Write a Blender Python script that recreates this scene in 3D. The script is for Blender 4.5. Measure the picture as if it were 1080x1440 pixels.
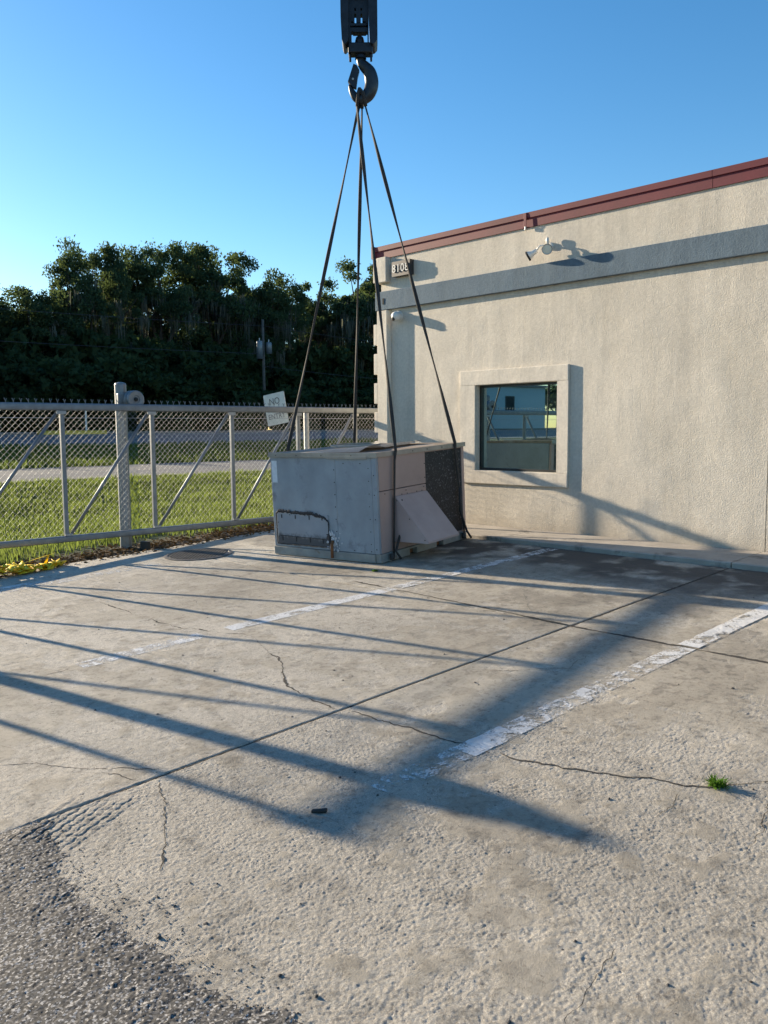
import bpy, bmesh, math, random
import numpy as np
from mathutils import Vector, Matrix, Quaternion

for o in list(bpy.data.objects):
    bpy.data.objects.remove(o)
SC = bpy.context.scene
COL = SC.collection
R = math.radians

# ------------------------------------------------------------------ camera
# X runs towards the stucco wall, Y along the wall (away), Z up
CAM_H = 1.65
YAW, PITCH, ROLL, FPX = R(46.274), R(5.499), R(-0.447), 1205.43
fw = Vector((math.cos(YAW) * math.cos(PITCH), math.sin(YAW) * math.cos(PITCH), -math.sin(PITCH)))
rt0 = Vector((math.sin(YAW), -math.cos(YAW), 0))
up0 = rt0.cross(fw)
rt = rt0 * math.cos(ROLL) + up0 * math.sin(ROLL)
up = -rt0 * math.sin(ROLL) + up0 * math.cos(ROLL)
cd = bpy.data.cameras.new('camera')
cam = bpy.data.objects.new('camera', cd)
COL.objects.link(cam)
M = Matrix((rt, up, -fw)).transposed().to_4x4()
M.translation = (0, 0, CAM_H)
cam.matrix_world = M
cd.sensor_fit = 'HORIZONTAL'
cd.sensor_width = 36
cd.lens = 36 * FPX / 1080
cd.clip_end = 4000
cd.clip_start = 0.05
SC.camera = cam

# ------------------------------------------------------------------ sky, sun, exposure
SUN_AZ, SUN_EL = R(101.2), R(14.2)
world = bpy.data.worlds.new('World')
SC.world = world
world.use_nodes = True
wn = world.node_tree
bg = wn.nodes['Background']
sky = wn.nodes.new('ShaderNodeTexSky')
sky.sky_type = 'NISHITA'
sky.sun_disc = False
sky.sun_elevation = SUN_EL
sky.sun_rotation = R(90) - SUN_AZ
sky.air_density = 1.0
sky.dust_density = 0.25
sky.ozone_density = 2.6
hsv = wn.nodes.new('ShaderNodeHueSaturation')
hsv.inputs['Saturation'].default_value = 1.27
wn.links.new(sky.outputs['Color'], hsv.inputs['Color'])
wn.links.new(hsv.outputs['Color'], bg.inputs['Color'])
bg.inputs['Strength'].default_value = 0.088
sd = Vector((math.cos(SUN_AZ) * math.cos(SUN_EL), math.sin(SUN_AZ) * math.cos(SUN_EL), math.sin(SUN_EL)))
sl = bpy.data.lights.new('sun', 'SUN')
sl.energy = 5.0
sl.angle = R(0.55)
sl.color = (1.0, 0.84, 0.62)
so = bpy.data.objects.new('sun', sl)
COL.objects.link(so)
so.rotation_euler = sd.to_track_quat('Z', 'Y').to_euler()
so.location = (0, 40, 20)
SC.view_settings.view_transform = 'Standard'
SC.view_settings.look = 'None'
SC.view_settings.gamma = 1
SC.view_settings.exposure = 1.37
SC.view_settings.use_curve_mapping = False

# ------------------------------------------------------------------ helpers
def link(o):
    COL.objects.link(o)
    return o

def tag(o, label=None, cat=None, group=None, kind=None):
    if label: o['label'] = label
    if cat: o['category'] = cat
    if group: o['group'] = group
    if kind: o['kind'] = kind
    return o

def empty(name, loc=(0, 0, 0), rot=None):
    o = bpy.data.objects.new(name, None)
    o.empty_display_size = 0.2
    link(o)
    if rot is not None:
        m = rot.to_4x4(); m.translation = loc; o.matrix_world = m
    else:
        o.location = loc
    return o

def obj(name, me, mat=None, parent=None, smooth=False):
    if isinstance(me, bmesh.types.BMesh):
        m2 = bpy.data.meshes.new(name)
        me.normal_update()
        me.to_mesh(m2); me.free(); me = m2
    o = bpy.data.objects.new(name, me)
    link(o)
    if mat is not None and len(me.materials) == 0: me.materials.append(mat)
    if parent is not None: o.parent = parent
    if smooth:
        me.polygons.foreach_set('use_smooth', [True] * len(me.polygons))
    return o

def np_mesh(name, verts, faces):
    """verts (n,3), faces (m,k) numpy"""
    me = bpy.data.meshes.new(name)
    verts = np.asarray(verts, np.float32); faces = np.asarray(faces, np.int32)
    n, k = faces.shape
    me.vertices.add(len(verts)); me.vertices.foreach_set('co', verts.ravel())
    me.loops.add(n * k); me.loops.foreach_set('vertex_index', faces.ravel())
    me.polygons.add(n); me.polygons.foreach_set('loop_start', np.arange(0, n * k, k, dtype=np.int32))
    me.polygons.foreach_set('loop_total', np.full(n, k, np.int32))
    me.update(calc_edges=True); me.validate()
    return me

def box(bm, x0, x1, y0, y1, z0, z1, bev=0.0):
    b2 = bmesh.new()
    vs = [b2.verts.new(p) for p in [(x0, y0, z0), (x1, y0, z0), (x1, y1, z0), (x0, y1, z0), (x0, y0, z1), (x1, y0, z1), (x1, y1, z1), (x0, y1, z1)]]
    for f in [(3, 2, 1, 0), (4, 5, 6, 7), (0, 1, 5, 4), (1, 2, 6, 5), (2, 3, 7, 6), (3, 0, 4, 7)]:
        b2.faces.new([vs[i] for i in f])
    if bev:
        bmesh.ops.bevel(b2, geom=b2.edges[:], offset=bev, segments=2, profile=.6, affect='EDGES')
    merge(bm, b2)
    return bm

def merge(bm, b2):
    me = bpy.data.meshes.new('t'); b2.to_mesh(me); b2.free(); bm.from_mesh(me); bpy.data.meshes.remove(me)

def B(*a, **k):
    return box(bmesh.new(), *a, **k)

def prism(bm, pts, axis, d0, d1):
    """extrude a 2-D outline along axis; other two axes in cyclic order"""
    def P(u, v, d):
        return {'x': (d, u, v), 'y': (u, d, v), 'z': (u, v, d)}[axis]
    a = [bm.verts.new(P(u, v, d0)) for u, v in pts]
    b = [bm.verts.new(P(u, v, d1)) for u, v in pts]
    n = len(pts)
    fs = [bm.faces.new(a[::-1]), bm.faces.new(b)]
    for i in range(n):
        fs.append(bm.faces.new((a[i], a[(i + 1) % n], b[(i + 1) % n], b[i])))
    bmesh.ops.recalc_face_normals(bm, faces=fs)
    return bm

def tube(bm, pts, rad, n=8, flat=1.0, flat_dir=None, cap=True):
    """swept tube through pts; rad scalar or list; flat squeezes along flat_dir"""
    pts = [Vector(p) for p in pts]
    if not isinstance(rad, (list, tuple)): rad = [rad] * len(pts)
    prev = None; rings = []
    for i, p in enumerate(pts):
        fd = flat_dir(i) if callable(flat_dir) else flat_dir
        t = (pts[min(i + 1, len(pts) - 1)] - pts[max(i - 1, 0)]).normalized()
        if fd is not None:
            a = Vector(fd); a = (a - t * a.dot(t))
        elif prev is None:
            a = Vector((0, 0, 1)) if abs(t.z) < .9 else Vector((1, 0, 0)); a = a - t * a.dot(t)
        else:
            a = prev - t * prev.dot(t)
        a.normalize(); prev = a
        b = t.cross(a)
        rings.append([bm.verts.new(p + a * (math.cos(2 * math.pi * k / n) * rad[i] * flat) + b * (math.sin(2 * math.pi * k / n) * rad[i])) for k in range(n)])
    for i in range(len(rings) - 1):
        for k in range(n):
            bm.faces.new((rings[i][k], rings[i][(k + 1) % n], rings[i + 1][(k + 1) % n], rings[i + 1][k]))
    if cap:
        bm.faces.new(rings[0][::-1]); bm.faces.new(rings[-1])
    return bm

def lathe(bm, prof, origin=(0, 0, 0), axis=(0, 0, 1), n=24):
    """prof list of (r, h) revolved about axis through origin"""
    ax = Vector(axis).normalized(); q = Vector((0, 0, 1)).rotation_difference(ax); O = Vector(origin)
    rings = []
    for r, h in prof:
        if r < 1e-6:
            rings.append([bm.verts.new(O + q @ Vector((0, 0, h)))])
        else:
            rings.append([bm.verts.new(O + q @ Vector((r * math.cos(2 * math.pi * k / n), r * math.sin(2 * math.pi * k / n), h))) for k in range(n)])
    for i in range(len(rings) - 1):
        a, b = rings[i], rings[i + 1]
        for k in range(n):
            k2 = (k + 1) % n
            if len(a) == 1 and len(b) == 1: continue
            if len(a) == 1: bm.faces.new((a[0], b[k], b[k2]))
            elif len(b) == 1: bm.faces.new((a[k], a[k2], b[0]))
            else: bm.faces.new((a[k], a[k2], b[k2], b[k]))
    bmesh.ops.recalc_face_normals(bm, faces=bm.faces[:])
    return bm

def text_mesh(txt, size, depth):
    c = bpy.data.curves.new('t', 'FONT'); c.body = txt; c.size = size; c.extrude = depth
    c.align_x = 'CENTER'; c.align_y = 'CENTER'; c.resolution_u = 3
    o = bpy.data.objects.new('t', c); link(o)
    dg = bpy.context.evaluated_depsgraph_get()
    me = bpy.data.meshes.new_from_object(o.evaluated_get(dg))
    bpy.data.objects.remove(o)
    return me

# numpy value noise -------------------------------------------------
def _h(ix, iy, seed):
    n = (ix.astype(np.int64) * 374761393 + iy.astype(np.int64) * 668265263 + seed * 1442695041) & 0xFFFFFFFF
    n = ((n ^ (n >> 13)) * 1274126177) & 0xFFFFFFFF
    n = ((n ^ (n >> 16)) * 2246822519) & 0xFFFFFFFF
    return ((n ^ (n >> 15)) & 0xFFFFFF) / 16777215.0

def vn(x, y, seed=0):
    ix = np.floor(x); iy = np.floor(y); fx = x - ix; fy = y - iy
    fx = fx * fx * (3 - 2 * fx); fy = fy * fy * (3 - 2 * fy)
    a = _h(ix, iy, seed); b = _h(ix + 1, iy, seed); c = _h(ix, iy + 1, seed); d = _h(ix + 1, iy + 1, seed)
    return (a * (1 - fx) + b * fx) * (1 - fy) + (c * (1 - fx) + d * fx) * fy

def fbm(x, y, seed=0, o=4):
    s, a, t = 0, .5, 0
    for i in range(o):
        s = s + a * vn(x * 2 ** i, y * 2 ** i, seed + i * 17); t += a; a *= .55
    return s / t

def ss(a, b, x):
    t = np.clip((x - a) / (b - a), 0, 1); return t * t * (3 - 2 * t)

# materials -----------------------------------------------------------
def new_mat(name):
    m = bpy.data.materials.new(name); m.use_nodes = True
    nt = m.node_tree
    return m, nt, nt.nodes['Principled BSDF']

def N(nt, typ, **kw):
    n = nt.nodes.new(typ)
    for k, v in kw.items():
        if k in n.inputs: n.inputs[k].default_value = v
        else: setattr(n, k, v)
    return n

def noise(nt, scale, detail=4, rough=.55, vec=None, dist=0.0):
    n = N(nt, 'ShaderNodeTexNoise'); n.inputs['Scale'].default_value = scale; n.inputs['Detail'].default_value = detail
    n.inputs['Roughness'].default_value = rough; n.inputs['Distortion'].default_value = dist
    if vec is not None: nt.links.new(vec, n.inputs['Vector'])
    return n.outputs['Fac']

def ramp(nt, fac, stops):
    r = N(nt, 'ShaderNodeValToRGB'); e = r.color_ramp.elements
    while len(e) < len(stops): e.new(.5)
    for i, (p, c) in enumerate(stops):
        e[i].position = p
        e[i].color = (c, c, c, 1) if isinstance(c, (int, float)) else (*c, 1)
    nt.links.new(fac, r.inputs['Fac'])
    return r.outputs['Color']

def mixc(nt, fac, a, b, mode='MIX'):
    m = N(nt, 'ShaderNodeMix'); m.data_type = 'RGBA'; m.blend_type = mode
    for s, v in ((m.inputs[0], fac), (m.inputs[6], a), (m.inputs[7], b)):
        if isinstance(v, (int, float)): s.default_value = v
        elif isinstance(v, tuple): s.default_value = (*v, 1)
        else: nt.links.new(v, s)
    return m.outputs[2]

def bump(nt, bsdf, height, strength=.5, dist=.01, prev=None):
    b = N(nt, 'ShaderNodeBump'); b.inputs['Strength'].default_value = strength; b.inputs['Distance'].default_value = dist
    nt.links.new(height, b.inputs['Height'])
    if prev: nt.links.new(prev, b.inputs['Normal'])
    nt.links.new(b.outputs['Normal'], bsdf.inputs['Normal'])
    return b.outputs['Normal']

def objco(nt):
    return N(nt, 'ShaderNodeTexCoord').outputs['Object']

def simple(name, col, rough=.6, metal=0.0, var=.25, vscale=6.0, bs=0.0, bscale=60, stain=None):
    m, nt, p = new_mat(name)
    co = objco(nt)
    f = noise(nt, vscale, 6, .6, co)
    lo = tuple(c * (1 - var) for c in col); hi = tuple(min(1, c * (1 + var)) for c in col)
    c = ramp(nt, f, [(.3, lo), (.7, hi)])
    if stain:
        f2 = noise(nt, stain[1], 8, .7, co, .3)
        c = mixc(nt, ramp(nt, f2, [(stain[2], 0), (stain[2] + .12, 1)]), c, stain[0])
    nt.links.new(c, p.inputs['Base Color'])
    p.inputs['Roughness'].default_value = rough; p.inputs['Metallic'].default_value = metal
    if bs: bump(nt, p, noise(nt, bscale, 3, .6, co), bs, .01)
    return m

MAT = {}
def mats():
    # concrete -------------------------------------------------
    m, nt, p = new_mat('concrete')
    co = objco(nt)
    at = N(nt, 'ShaderNodeAttribute'); at.attribute_name = 'rough'
    smooth_c = ramp(nt, noise(nt, 1.6, 6, .6, co), [(.3, (.375, .330, .262)), (.72, (.50, .452, .372))])
    grain = noise(nt, 160, 5, .85, co)
    rough_c = ramp(nt, grain, [(.30, (.16, .14, .115)), (.41, (.42, .375, .31)), (.56, (.57, .525, .445)), (.68, (.86, .81, .72))])
    c = mixc(nt, at.outputs['Fac'], smooth_c, rough_c)
    c = mixc(nt, 1.0, c, ramp(nt, noise(nt, .55, 5, .65, co), [(.32, .74), (.62, 1.06)]), 'MULTIPLY')
    c = mixc(nt, 1.0, c, ramp(nt, noise(nt, 9, 6, .75, co, .4), [(.33, .60), (.45, .96), (.56, 1.02), (.7, 1.14)]), 'MULTIPLY')
    c = mixc(nt, 1.0, c, ramp(nt, noise(nt, 34, 5, .8, co, .3), [(.36, .66), (.46, .98), (.60, 1.03), (.70, 1.18)]), 'MULTIPLY')
    # dark specks and small oil spots
    c = mixc(nt, ramp(nt, noise(nt, 38, 2, .5, co), [(.66, 0), (.72, .6)]), c, (.13, .115, .10))
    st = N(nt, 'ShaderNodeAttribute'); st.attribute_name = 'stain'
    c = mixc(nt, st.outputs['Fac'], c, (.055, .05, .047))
    nt.links.new(c, p.inputs['Base Color'])
    p.inputs['Roughness'].default_value = .88
    nb = bump(nt, p, noise(nt, 165, 6, .85, co), 1.0, .009)
    bump(nt, p, noise(nt, 45, 5, .75, co), .35, .006, nb)
    MAT['concrete'] = m
    # asphalt ---------------------------------------------------
    m, nt, p = new_mat('asphalt')
    co = objco(nt)
    v = N(nt, 'ShaderNodeTexVoronoi'); v.inputs['Scale'].default_value = 165; nt.links.new(co, v.inputs['Vector'])
    sep = N(nt, 'ShaderNodeSeparateColor'); nt.links.new(v.outputs['Color'], sep.inputs['Color'])
    c = ramp(nt, sep.outputs[0], [(.1, (.022, .021, .020)), (.55, (.062, .059, .055)), (.8, (.15, .14, .128)), (.95, (.42, .40, .37))])
    c = mixc(nt, ramp(nt, noise(nt, 5, 6, .7, co), [(.55, 0), (.75, .5)]), c, (.26, .235, .20))
    nt.links.new(c, p.inputs['Base Color']); p.inputs['Roughness'].default_value = .85
    bump(nt, p, v.outputs['Distance'], -.6, .006)
    MAT['asphalt'] = m
    m, nt, p = new_mat('road_asphalt')
    co = objco(nt)
    c = ramp(nt, noise(nt, 3, 6, .6, co), [(.3, (.10, .10, .105)), (.7, (.15, .15, .155))])
    nt.links.new(c, p.inputs['Base Color']); p.inputs['Roughness'].default_value = .9
    MAT['road'] = m
    # paint -----------------------------------------------------
    for nm, thr, scl in (('paint_fresh', .585, 7), ('paint_worn', .52, 9), ('paint_faint', .47, 14)):
        m, nt, p = new_mat(nm)
        co = objco(nt)
        f = noise(nt, scl, 8, .72, co, .2)
        g = noise(nt, 75, 4, .7, co)
        mx = N(nt, 'ShaderNodeMath'); mx.operation = 'MULTIPLY_ADD'; nt.links.new(g, mx.inputs[0]); mx.inputs[1].default_value = .5; nt.links.new(f, mx.inputs[2])
        al = ramp(nt, mx.outputs[0], [(thr + .18, .95), (thr + .30, 0.0)])
        c = ramp(nt, noise(nt, 14, 5, .6, co), [(.3, (.52, .52, .51)), (.7, (.74, .74, .73))])
        nt.links.new(c, p.inputs['Base Color']); p.inputs['Roughness'].default_value = .7
        nt.links.new(al, p.inputs['Alpha'])
        bump(nt, p, g, .4, .004)
        MAT[nm] = m
    # stucco ----------------------------------------------------
    def stucco(nm, lo, hi, scale=72, strength=.62, d=.008):
        m, nt, p = new_mat(nm)
        co = objco(nt)
        c = ramp(nt, noise(nt, 1.1, 6, .65, co), [(.3, lo), (.7, hi)])
        c = mixc(nt, 1.0, c, ramp(nt, noise(nt, 30, 4, .6, co), [(.3, .88), (.7, 1.06)]), 'MULTIPLY')
        mp = N(nt, 'ShaderNodeMapping'); mp.inputs['Scale'].default_value = (3.5, 3.5, .22); nt.links.new(co, mp.inputs['Vector'])
        c = mixc(nt, 1.0, c, ramp(nt, noise(nt, 1.0, 6, .7, mp.outputs[0]), [(.36, .86), (.55, 1.0)]), 'MULTIPLY')
        c = mixc(nt, 1.0, c, ramp(nt, noise(nt, .45, 4, .6, co), [(.35, .90), (.6, 1.03)]), 'MULTIPLY')
        sz = N(nt, 'ShaderNodeSeparateXYZ'); nt.links.new(co, sz.inputs[0])
        ad = N(nt, 'ShaderNodeMath'); ad.operation = 'MULTIPLY_ADD'; nt.links.new(noise(nt, 5, 6, .7, co), ad.inputs[0]); ad.inputs[1].default_value = .5; nt.links.new(sz.outputs['Z'], ad.inputs[2])
        c = mixc(nt, ramp(nt, ad.outputs[0], [(.66, .45), (.92, 0)]), c, (.27, .22, .165))
        nt.links.new(c, p.inputs['Base Color']); p.inputs['Roughness'].default_value = .93
        nb = bump(nt, p, noise(nt, scale, 5, .65, co, .15), strength, d)
        bump(nt, p, noise(nt, 2.2, 3, .5, co), .25, .05, nb)
        MAT[nm] = m
    stucco('stucco', (.55, .498, .418), (.645, .588, .503))
    stucco('stucco_smooth', (.60, .54, .455), (.69, .63, .54), 85, .5, .006)
    stucco('stucco_blue', (.10, .145, .185), (.135, .185, .23))
    # metals ----------------------------------------------------
    MAT['galv'] = simple('galvanised_steel', (.17, .19, .21), .45, .35, .2, 9, .05)
    MAT['galv_light'] = simple('weld_primer', (.34, .345, .34), .6, .3, .2, 20)
    MAT['wire'] = simple('wire', (.38, .39, .40), .5, .2, .15)
    MAT['maroon'] = simple('maroon_coping', (.12, .009, .020), .62, .0, .15, 2.5, .03, 30, ((.24, .13, .13), 9.0, .74))
    MAT['black_steel'] = simple('black_steel', (.018, .022, .03), .45, .4, .4, 12)
    MAT['hook_steel'] = simple('hook_steel', (.032, .035, .04), .38, .5, .4, 10)
    MAT['rope'] = simple('wire_rope', (.05, .05, .055), .6, .3)
    MAT['sling'] = simple('sling_webbing', (.035, .033, .032), .85, 0, .35, 25, .3, 250)
    MAT['unit_grey'] = simple('unit_grey_paint', (.255, .295, .335), .55, .0, .16, 3.0, .08, 7, ((.175, .195, .225), 4.5, .57))
    m, nt, p = new_mat('unit_cover_paint')
    co = objco(nt)
    sx = N(nt, 'ShaderNodeSeparateXYZ'); nt.links.new(co, sx.inputs[0])
    ad = N(nt, 'ShaderNodeMath'); ad.operation = 'MULTIPLY_ADD'; nt.links.new(noise(nt, 14, 6, .7, co), ad.inputs[0]); ad.inputs[1].default_value = .22; nt.links.new(sx.outputs['Z'], ad.inputs[2])
    c = ramp(nt, noise(nt, 4, 6, .6, co), [(.3, (.235, .26, .295)), (.7, (.30, .325, .365))])
    c = mixc(nt, ramp(nt, ad.outputs[0], [(.30, .85), (.37, 0)]), c, (.03, .033, .04))
    nt.links.new(c, p.inputs['Base Color']); p.inputs['Roughness'].default_value = .55
    MAT['unit_cover'] = m
    MAT['unit_beige'] = simple('unit_beige_paint', (.38, .275, .245), .5, .0, .12, 2.0, .05, 9, ((.27, .205, .19), 3.5, .62))
    MAT['unit_hood'] = simple('unit_hood_paint', (.37, .295, .29), .5, .0, .12, 3.0, .05, 7, ((.28, .235, .235), 4, .64))
    MAT['unit_rail'] = simple('unit_rail', (.25, .26, .25), .6, .1, .25, 5, .05, 20, ((.17, .10, .06), 6, .62))
    MAT['unit_top'] = simple('unit_top_rust', (.24, .185, .14), .7, .1, .35, 4, .05, 20, ((.33, .31, .29), 3, .55))
    MAT['trim'] = simple('bright_trim', (.30, .29, .27), .4, .4, .2, 5)
    MAT['tar'] = simple('tar_sealant', (.022, .023, .027), .7, 0, .4, 30, .5, 80)
    MAT['residue'] = simple('white_residue', (.50, .51, .54), .9, 0, .5, 60, .5, 90)
    MAT['rust'] = simple('rusty_steel', (.20, .085, .035), .85, .1, .45, 20, .3, 60)
    MAT['dark_void'] = simple('dark_void', (.012, .012, .012), .9)
    MAT['sticker'] = simple('sticker', (.60, .66, .72), .5, 0, .1, 30)
    m, nt, p = new_mat('coil_fins')
    co = objco(nt)
    sp = noise(nt, 45, 2, .6, co)
    c = ramp(nt, sp, [(.4, (.012, .014, .02)), (.60, (.028, .03, .038)), (.72, (.20, .21, .23))])  # pale specks paint the fins' reflective glints into the base colour
    nt.links.new(c, p.inputs['Base Color']); p.inputs['Roughness'].default_value = .5; p.inputs['Metallic'].default_value = .3
    w = N(nt, 'ShaderNodeTexWave'); w.inputs['Scale'].default_value = 60; w.inputs['Distortion'].default_value = .6
    nt.links.new(co, w.inputs['Vector']); bump(nt, p, w.outputs['Fac'], .5, .005)
    MAT['coil'] = m
    # glass -------------------------------------------------------
    m, nt, p = new_mat('tinted_glass')
    nt.nodes.remove(p)
    out = [n for n in nt.nodes if n.type == 'OUTPUT_MATERIAL'][0]
    gl = N(nt, 'ShaderNodeBsdfGlossy'); gl.inputs['Color'].default_value = (.66, .86, .86, 1); gl.inputs['Roughness'].default_value = .012
    df = N(nt, 'ShaderNodeBsdfDiffuse'); df.inputs['Color'].default_value = (.02, .04, .042, 1)
    lw = N(nt, 'ShaderNodeLayerWeight'); lw.inputs['Blend'].default_value = .35
    mr = N(nt, 'ShaderNodeMapRange'); mr.inputs['To Min'].default_value = .66; mr.inputs['To Max'].default_value = .95
    nt.links.new(lw.outputs['Fresnel'], mr.inputs['Value'])
    mx = N(nt, 'ShaderNodeMixShader'); nt.links.new(mr.outputs[0], mx.inputs[0]); nt.links.new(df.outputs[0], mx.inputs[1]); nt.links.new(gl.outputs[0], mx.inputs[2])
    bp = N(nt, 'ShaderNodeBump'); bp.inputs['Strength'].default_value = .02; bp.inputs['Distance'].default_value = .01
    nt.links.new(noise(nt, 1.5, 1, .4, objco(nt)), bp.inputs['Height']); nt.links.new(bp.outputs[0], gl.inputs['Normal'])
    nt.links.new(mx.outputs[0], out.inputs['Surface'])
    MAT['glass'] = m
    MAT['frame_dark'] = simple('window_frame', (.035, .04, .042), .4, .5)
    MAT['white_enamel'] = simple('white_enamel', (.70, .69, .65), .4, 0, .06)
    MAT['lens'] = simple('lamp_lens', (.80, .74, .60), .2, 0, .1)
    MAT['bronze'] = simple('bronze_plate', (.06, .052, .05), .45, .3, .2)
    MAT['letter_white'] = simple('letter_white', (.55, .55, .53), .5, 0, .05)
    MAT['sign_white'] = simple('sign_white', (.62, .62, .58), .5, 0, .12, 9, 0, 10, ((.36, .35, .31), 7, .66))
    MAT['letter_dark'] = simple('letter_dark', (.16, .16, .16), .6)
    # vegetation --------------------------------------------------
    def leafmat(nm, lo, hi, tr, scale=.8, trans=.45):
        m, nt, p = new_mat(nm)
        nt.nodes.remove(p)
        out = [n for n in nt.nodes if n.type == 'OUTPUT_MATERIAL'][0]
        geo = N(nt, 'ShaderNodeNewGeometry')
        c = ramp(nt, noise(nt, scale, 3, .6, geo.outputs['Position']), [(.3, lo), (.7, hi)])
        if nm.startswith('grass'):
            c = mixc(nt, ramp(nt, noise(nt, .7, 5, .7, geo.outputs['Position']), [(.50, 0), (.66, .75)]), c, (.15, .12, .055))
        df = N(nt, 'ShaderNodeBsdfDiffuse'); nt.links.new(c, df.inputs['Color'])
        tl = N(nt, 'ShaderNodeBsdfTranslucent'); tl.inputs['Color'].default_value = (*tr, 1)
        mx = N(nt, 'ShaderNodeMixShader'); mx.inputs[0].default_value = trans
        nt.links.new(df.outputs[0], mx.inputs[1]); nt.links.new(tl.outputs[0], mx.inputs[2]); nt.links.new(mx.outputs[0], out.inputs['Surface'])
        MAT[nm] = m
    leafmat('leaf_oak', (.036, .062, .038), (.070, .105, .055), (.10, .14, .045), .5, .36)
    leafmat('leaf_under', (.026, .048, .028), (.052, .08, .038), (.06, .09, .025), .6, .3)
    leafmat('moss', (.09, .105, .09), (.15, .155, .125), (.15, .155, .11), .8, .4)
    leafmat('grass', (.045, .085, .02), (.13, .15, .045), (.20, .26, .055), 3.0, .45)
    leafmat('grass_far', (.04, .075, .02), (.09, .12, .035), (.15, .20, .045), .9, .42)
    leafmat('weed', (.05, .13, .02), (.10, .20, .03), (.16, .30, .04), 20, .4)
    leafmat('litter', (.055, .036, .02), (.17, .115, .06), (.10, .06, .02), 9, .2)
    MAT['bark'] = simple('bark', (.055, .046, .038), .95, 0, .4, 4, .8, 14)
    MAT['utility_wood'] = simple('utility_wood', (.09, .08, .07), .9, 0, .3, 4)
    # ground ------------------------------------------------------
    m, nt, p = new_mat('ground_soil')
    co = objco(nt)
    g = ramp(nt, noise(nt, .8, 6, .65, co), [(.3, (.04, .07, .016)), (.7, (.085, .115, .03))])
    d = ramp(nt, noise(nt, 11, 6, .7, co), [(.3, (.045, .032, .022)), (.7, (.13, .095, .065))])
    at = N(nt, 'ShaderNodeAttribute'); at.attribute_name = 'dirt'
    nt.links.new(mixc(nt, at.outputs['Fac'], g, d), p.inputs['Base Color']); p.inputs['Roughness'].default_value = .95
    bump(nt, p, noise(nt, 22, 5, .7, co), .8, .03)
    MAT['soil'] = m
    MAT['joint'] = simple('joint_dirt', (.035, .031, .027), .95, 0, .4, 30, .5, 90)
    MAT['path'] = simple('path_concrete', (.14, .135, .125), .9, 0, .12, 2.0)
    MAT['white_line'] = simple('road_line', (.62, .62, .6), .7)
    MAT['yellow'] = simple('yellow_kerb', (.58, .37, .045), .7, 0, .2)
    MAT['tape'] = simple('yellow_webbing', (.74, .54, .03), .55, 0, .22, 22, .3, 60)
    MAT['iron'] = simple('cast_iron', (.10, .09, .08), .6, .3, .4, 12, .1, 50, ((.17, .15, .125), 14, .55))
    MAT['rubber'] = simple('black_rubber', (.02, .02, .02), .75)
    MAT['chips'] = simple('dark_chips', (.075, .066, .058), .9, 0, .7, 60)
    MAT['far_blue'] = simple('far_blue_cladding', (.36, .46, .50), .7, 0, .1)
    MAT['far_roof'] = simple('far_roof', (.16, .17, .18), .7, 0, .1)
    MAT['roofing'] = simple('roofing_membrane', (.40, .39, .37), .9, 0, .15)
mats()

# ------------------------------------------------------------------ ground heights
SL = 0.04767                                   # the slab climbs towards the wall
JX, JY = 5.12, 3.43                            # the two straight joints
def yard(x): return SL * np.clip(x, -6, 9.2)

TREAD_O = np.array([1.27, 3.27]); TREAD_D = np.array([.87, .42]) / np.hypot(.87, .42)
def rough_mask(x, y):
    r = fbm(x * 1.15 + 3.1, y * 1.15 + 7.7, 5, 5)
    near = np.clip((3.9 - x) / 2.2, 0, 1) * np.clip((4.6 - y) / 2.0, 0, 1)
    r3 = fbm(x * 8.5 + 1.7, y * 8.5 + 2.2, 15, 5)
    r2 = r * .52 + r3 * .48 + .065 * near - .005
    return .10 + .90 * ss(.455, .535, r2)

def hg(x, y, want=False):
    z = yard(x)
    z = z + .010 * (fbm(x * .45, y * .45, 40, 3) - .5)
    m = rough_mask(x, y)
    n1 = vn(x * 118, y * 118, 1); n2 = vn(x * 205, y * 205, 2); n3 = vn(x * 46, y * 46, 3)
    agg = n1 * .6 + n2 * .5 + n3 * .08
    rel = (agg - .58) * .0047
    z = z + m * rel - m * .0015
    z = z + (1 - m) * ((fbm(x * 18, y * 18, 60, 3) - .5) * .0022)
    # spalled pits
    pit = ss(.68, .74, fbm(x * 17, y * 17, 90, 3)) * ss(.5, .62, fbm(x * 1.0, y * 1.0, 91, 2))
    z = z - pit * .0008
    # tyre tread pressed into the corner of the slab
    dx = x - TREAD_O[0]; dy = y - TREAD_O[1]
    a = dx * TREAD_D[0] + dy * TREAD_D[1]; b = -dx * TREAD_D[1] + dy * TREAD_D[0]
    inside = ss(-.10, .0, a) * ss(.46, .36, a + .08 * vn(b * 20, a * 3, 8)) * ss(-.17, -.15, b) * ss(.17, .15, b)
    zig = b + .010 * np.abs(((a * 14) % 1) * 2 - 1)
    gro = np.abs(((zig * 25) % 1) - .5) * 2
    cross = np.abs(((a * 22 + b * 9) % 1) - .5) * 2
    z = z - inside * (ss(.72, .94, gro) * .0040 * (.5 + vn(a * 12, b * 30, 12)) + ss(.8, .95, cross) * .003 * ss(-.05, .05, -b)) + inside * .002
    if want: return z, np.clip(m - inside * .3, 0, 1)
    return z

def axis_steps(a, b, f):
    v = [a]
    while v[-1] < b - 1e-9:
        v.append(min(b, v[-1] + f(v[-1])))
    if len(v) > 2 and v[-1] - v[-2] < .3 * f(b): v.pop(-2)
    return np.array(v)

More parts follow.
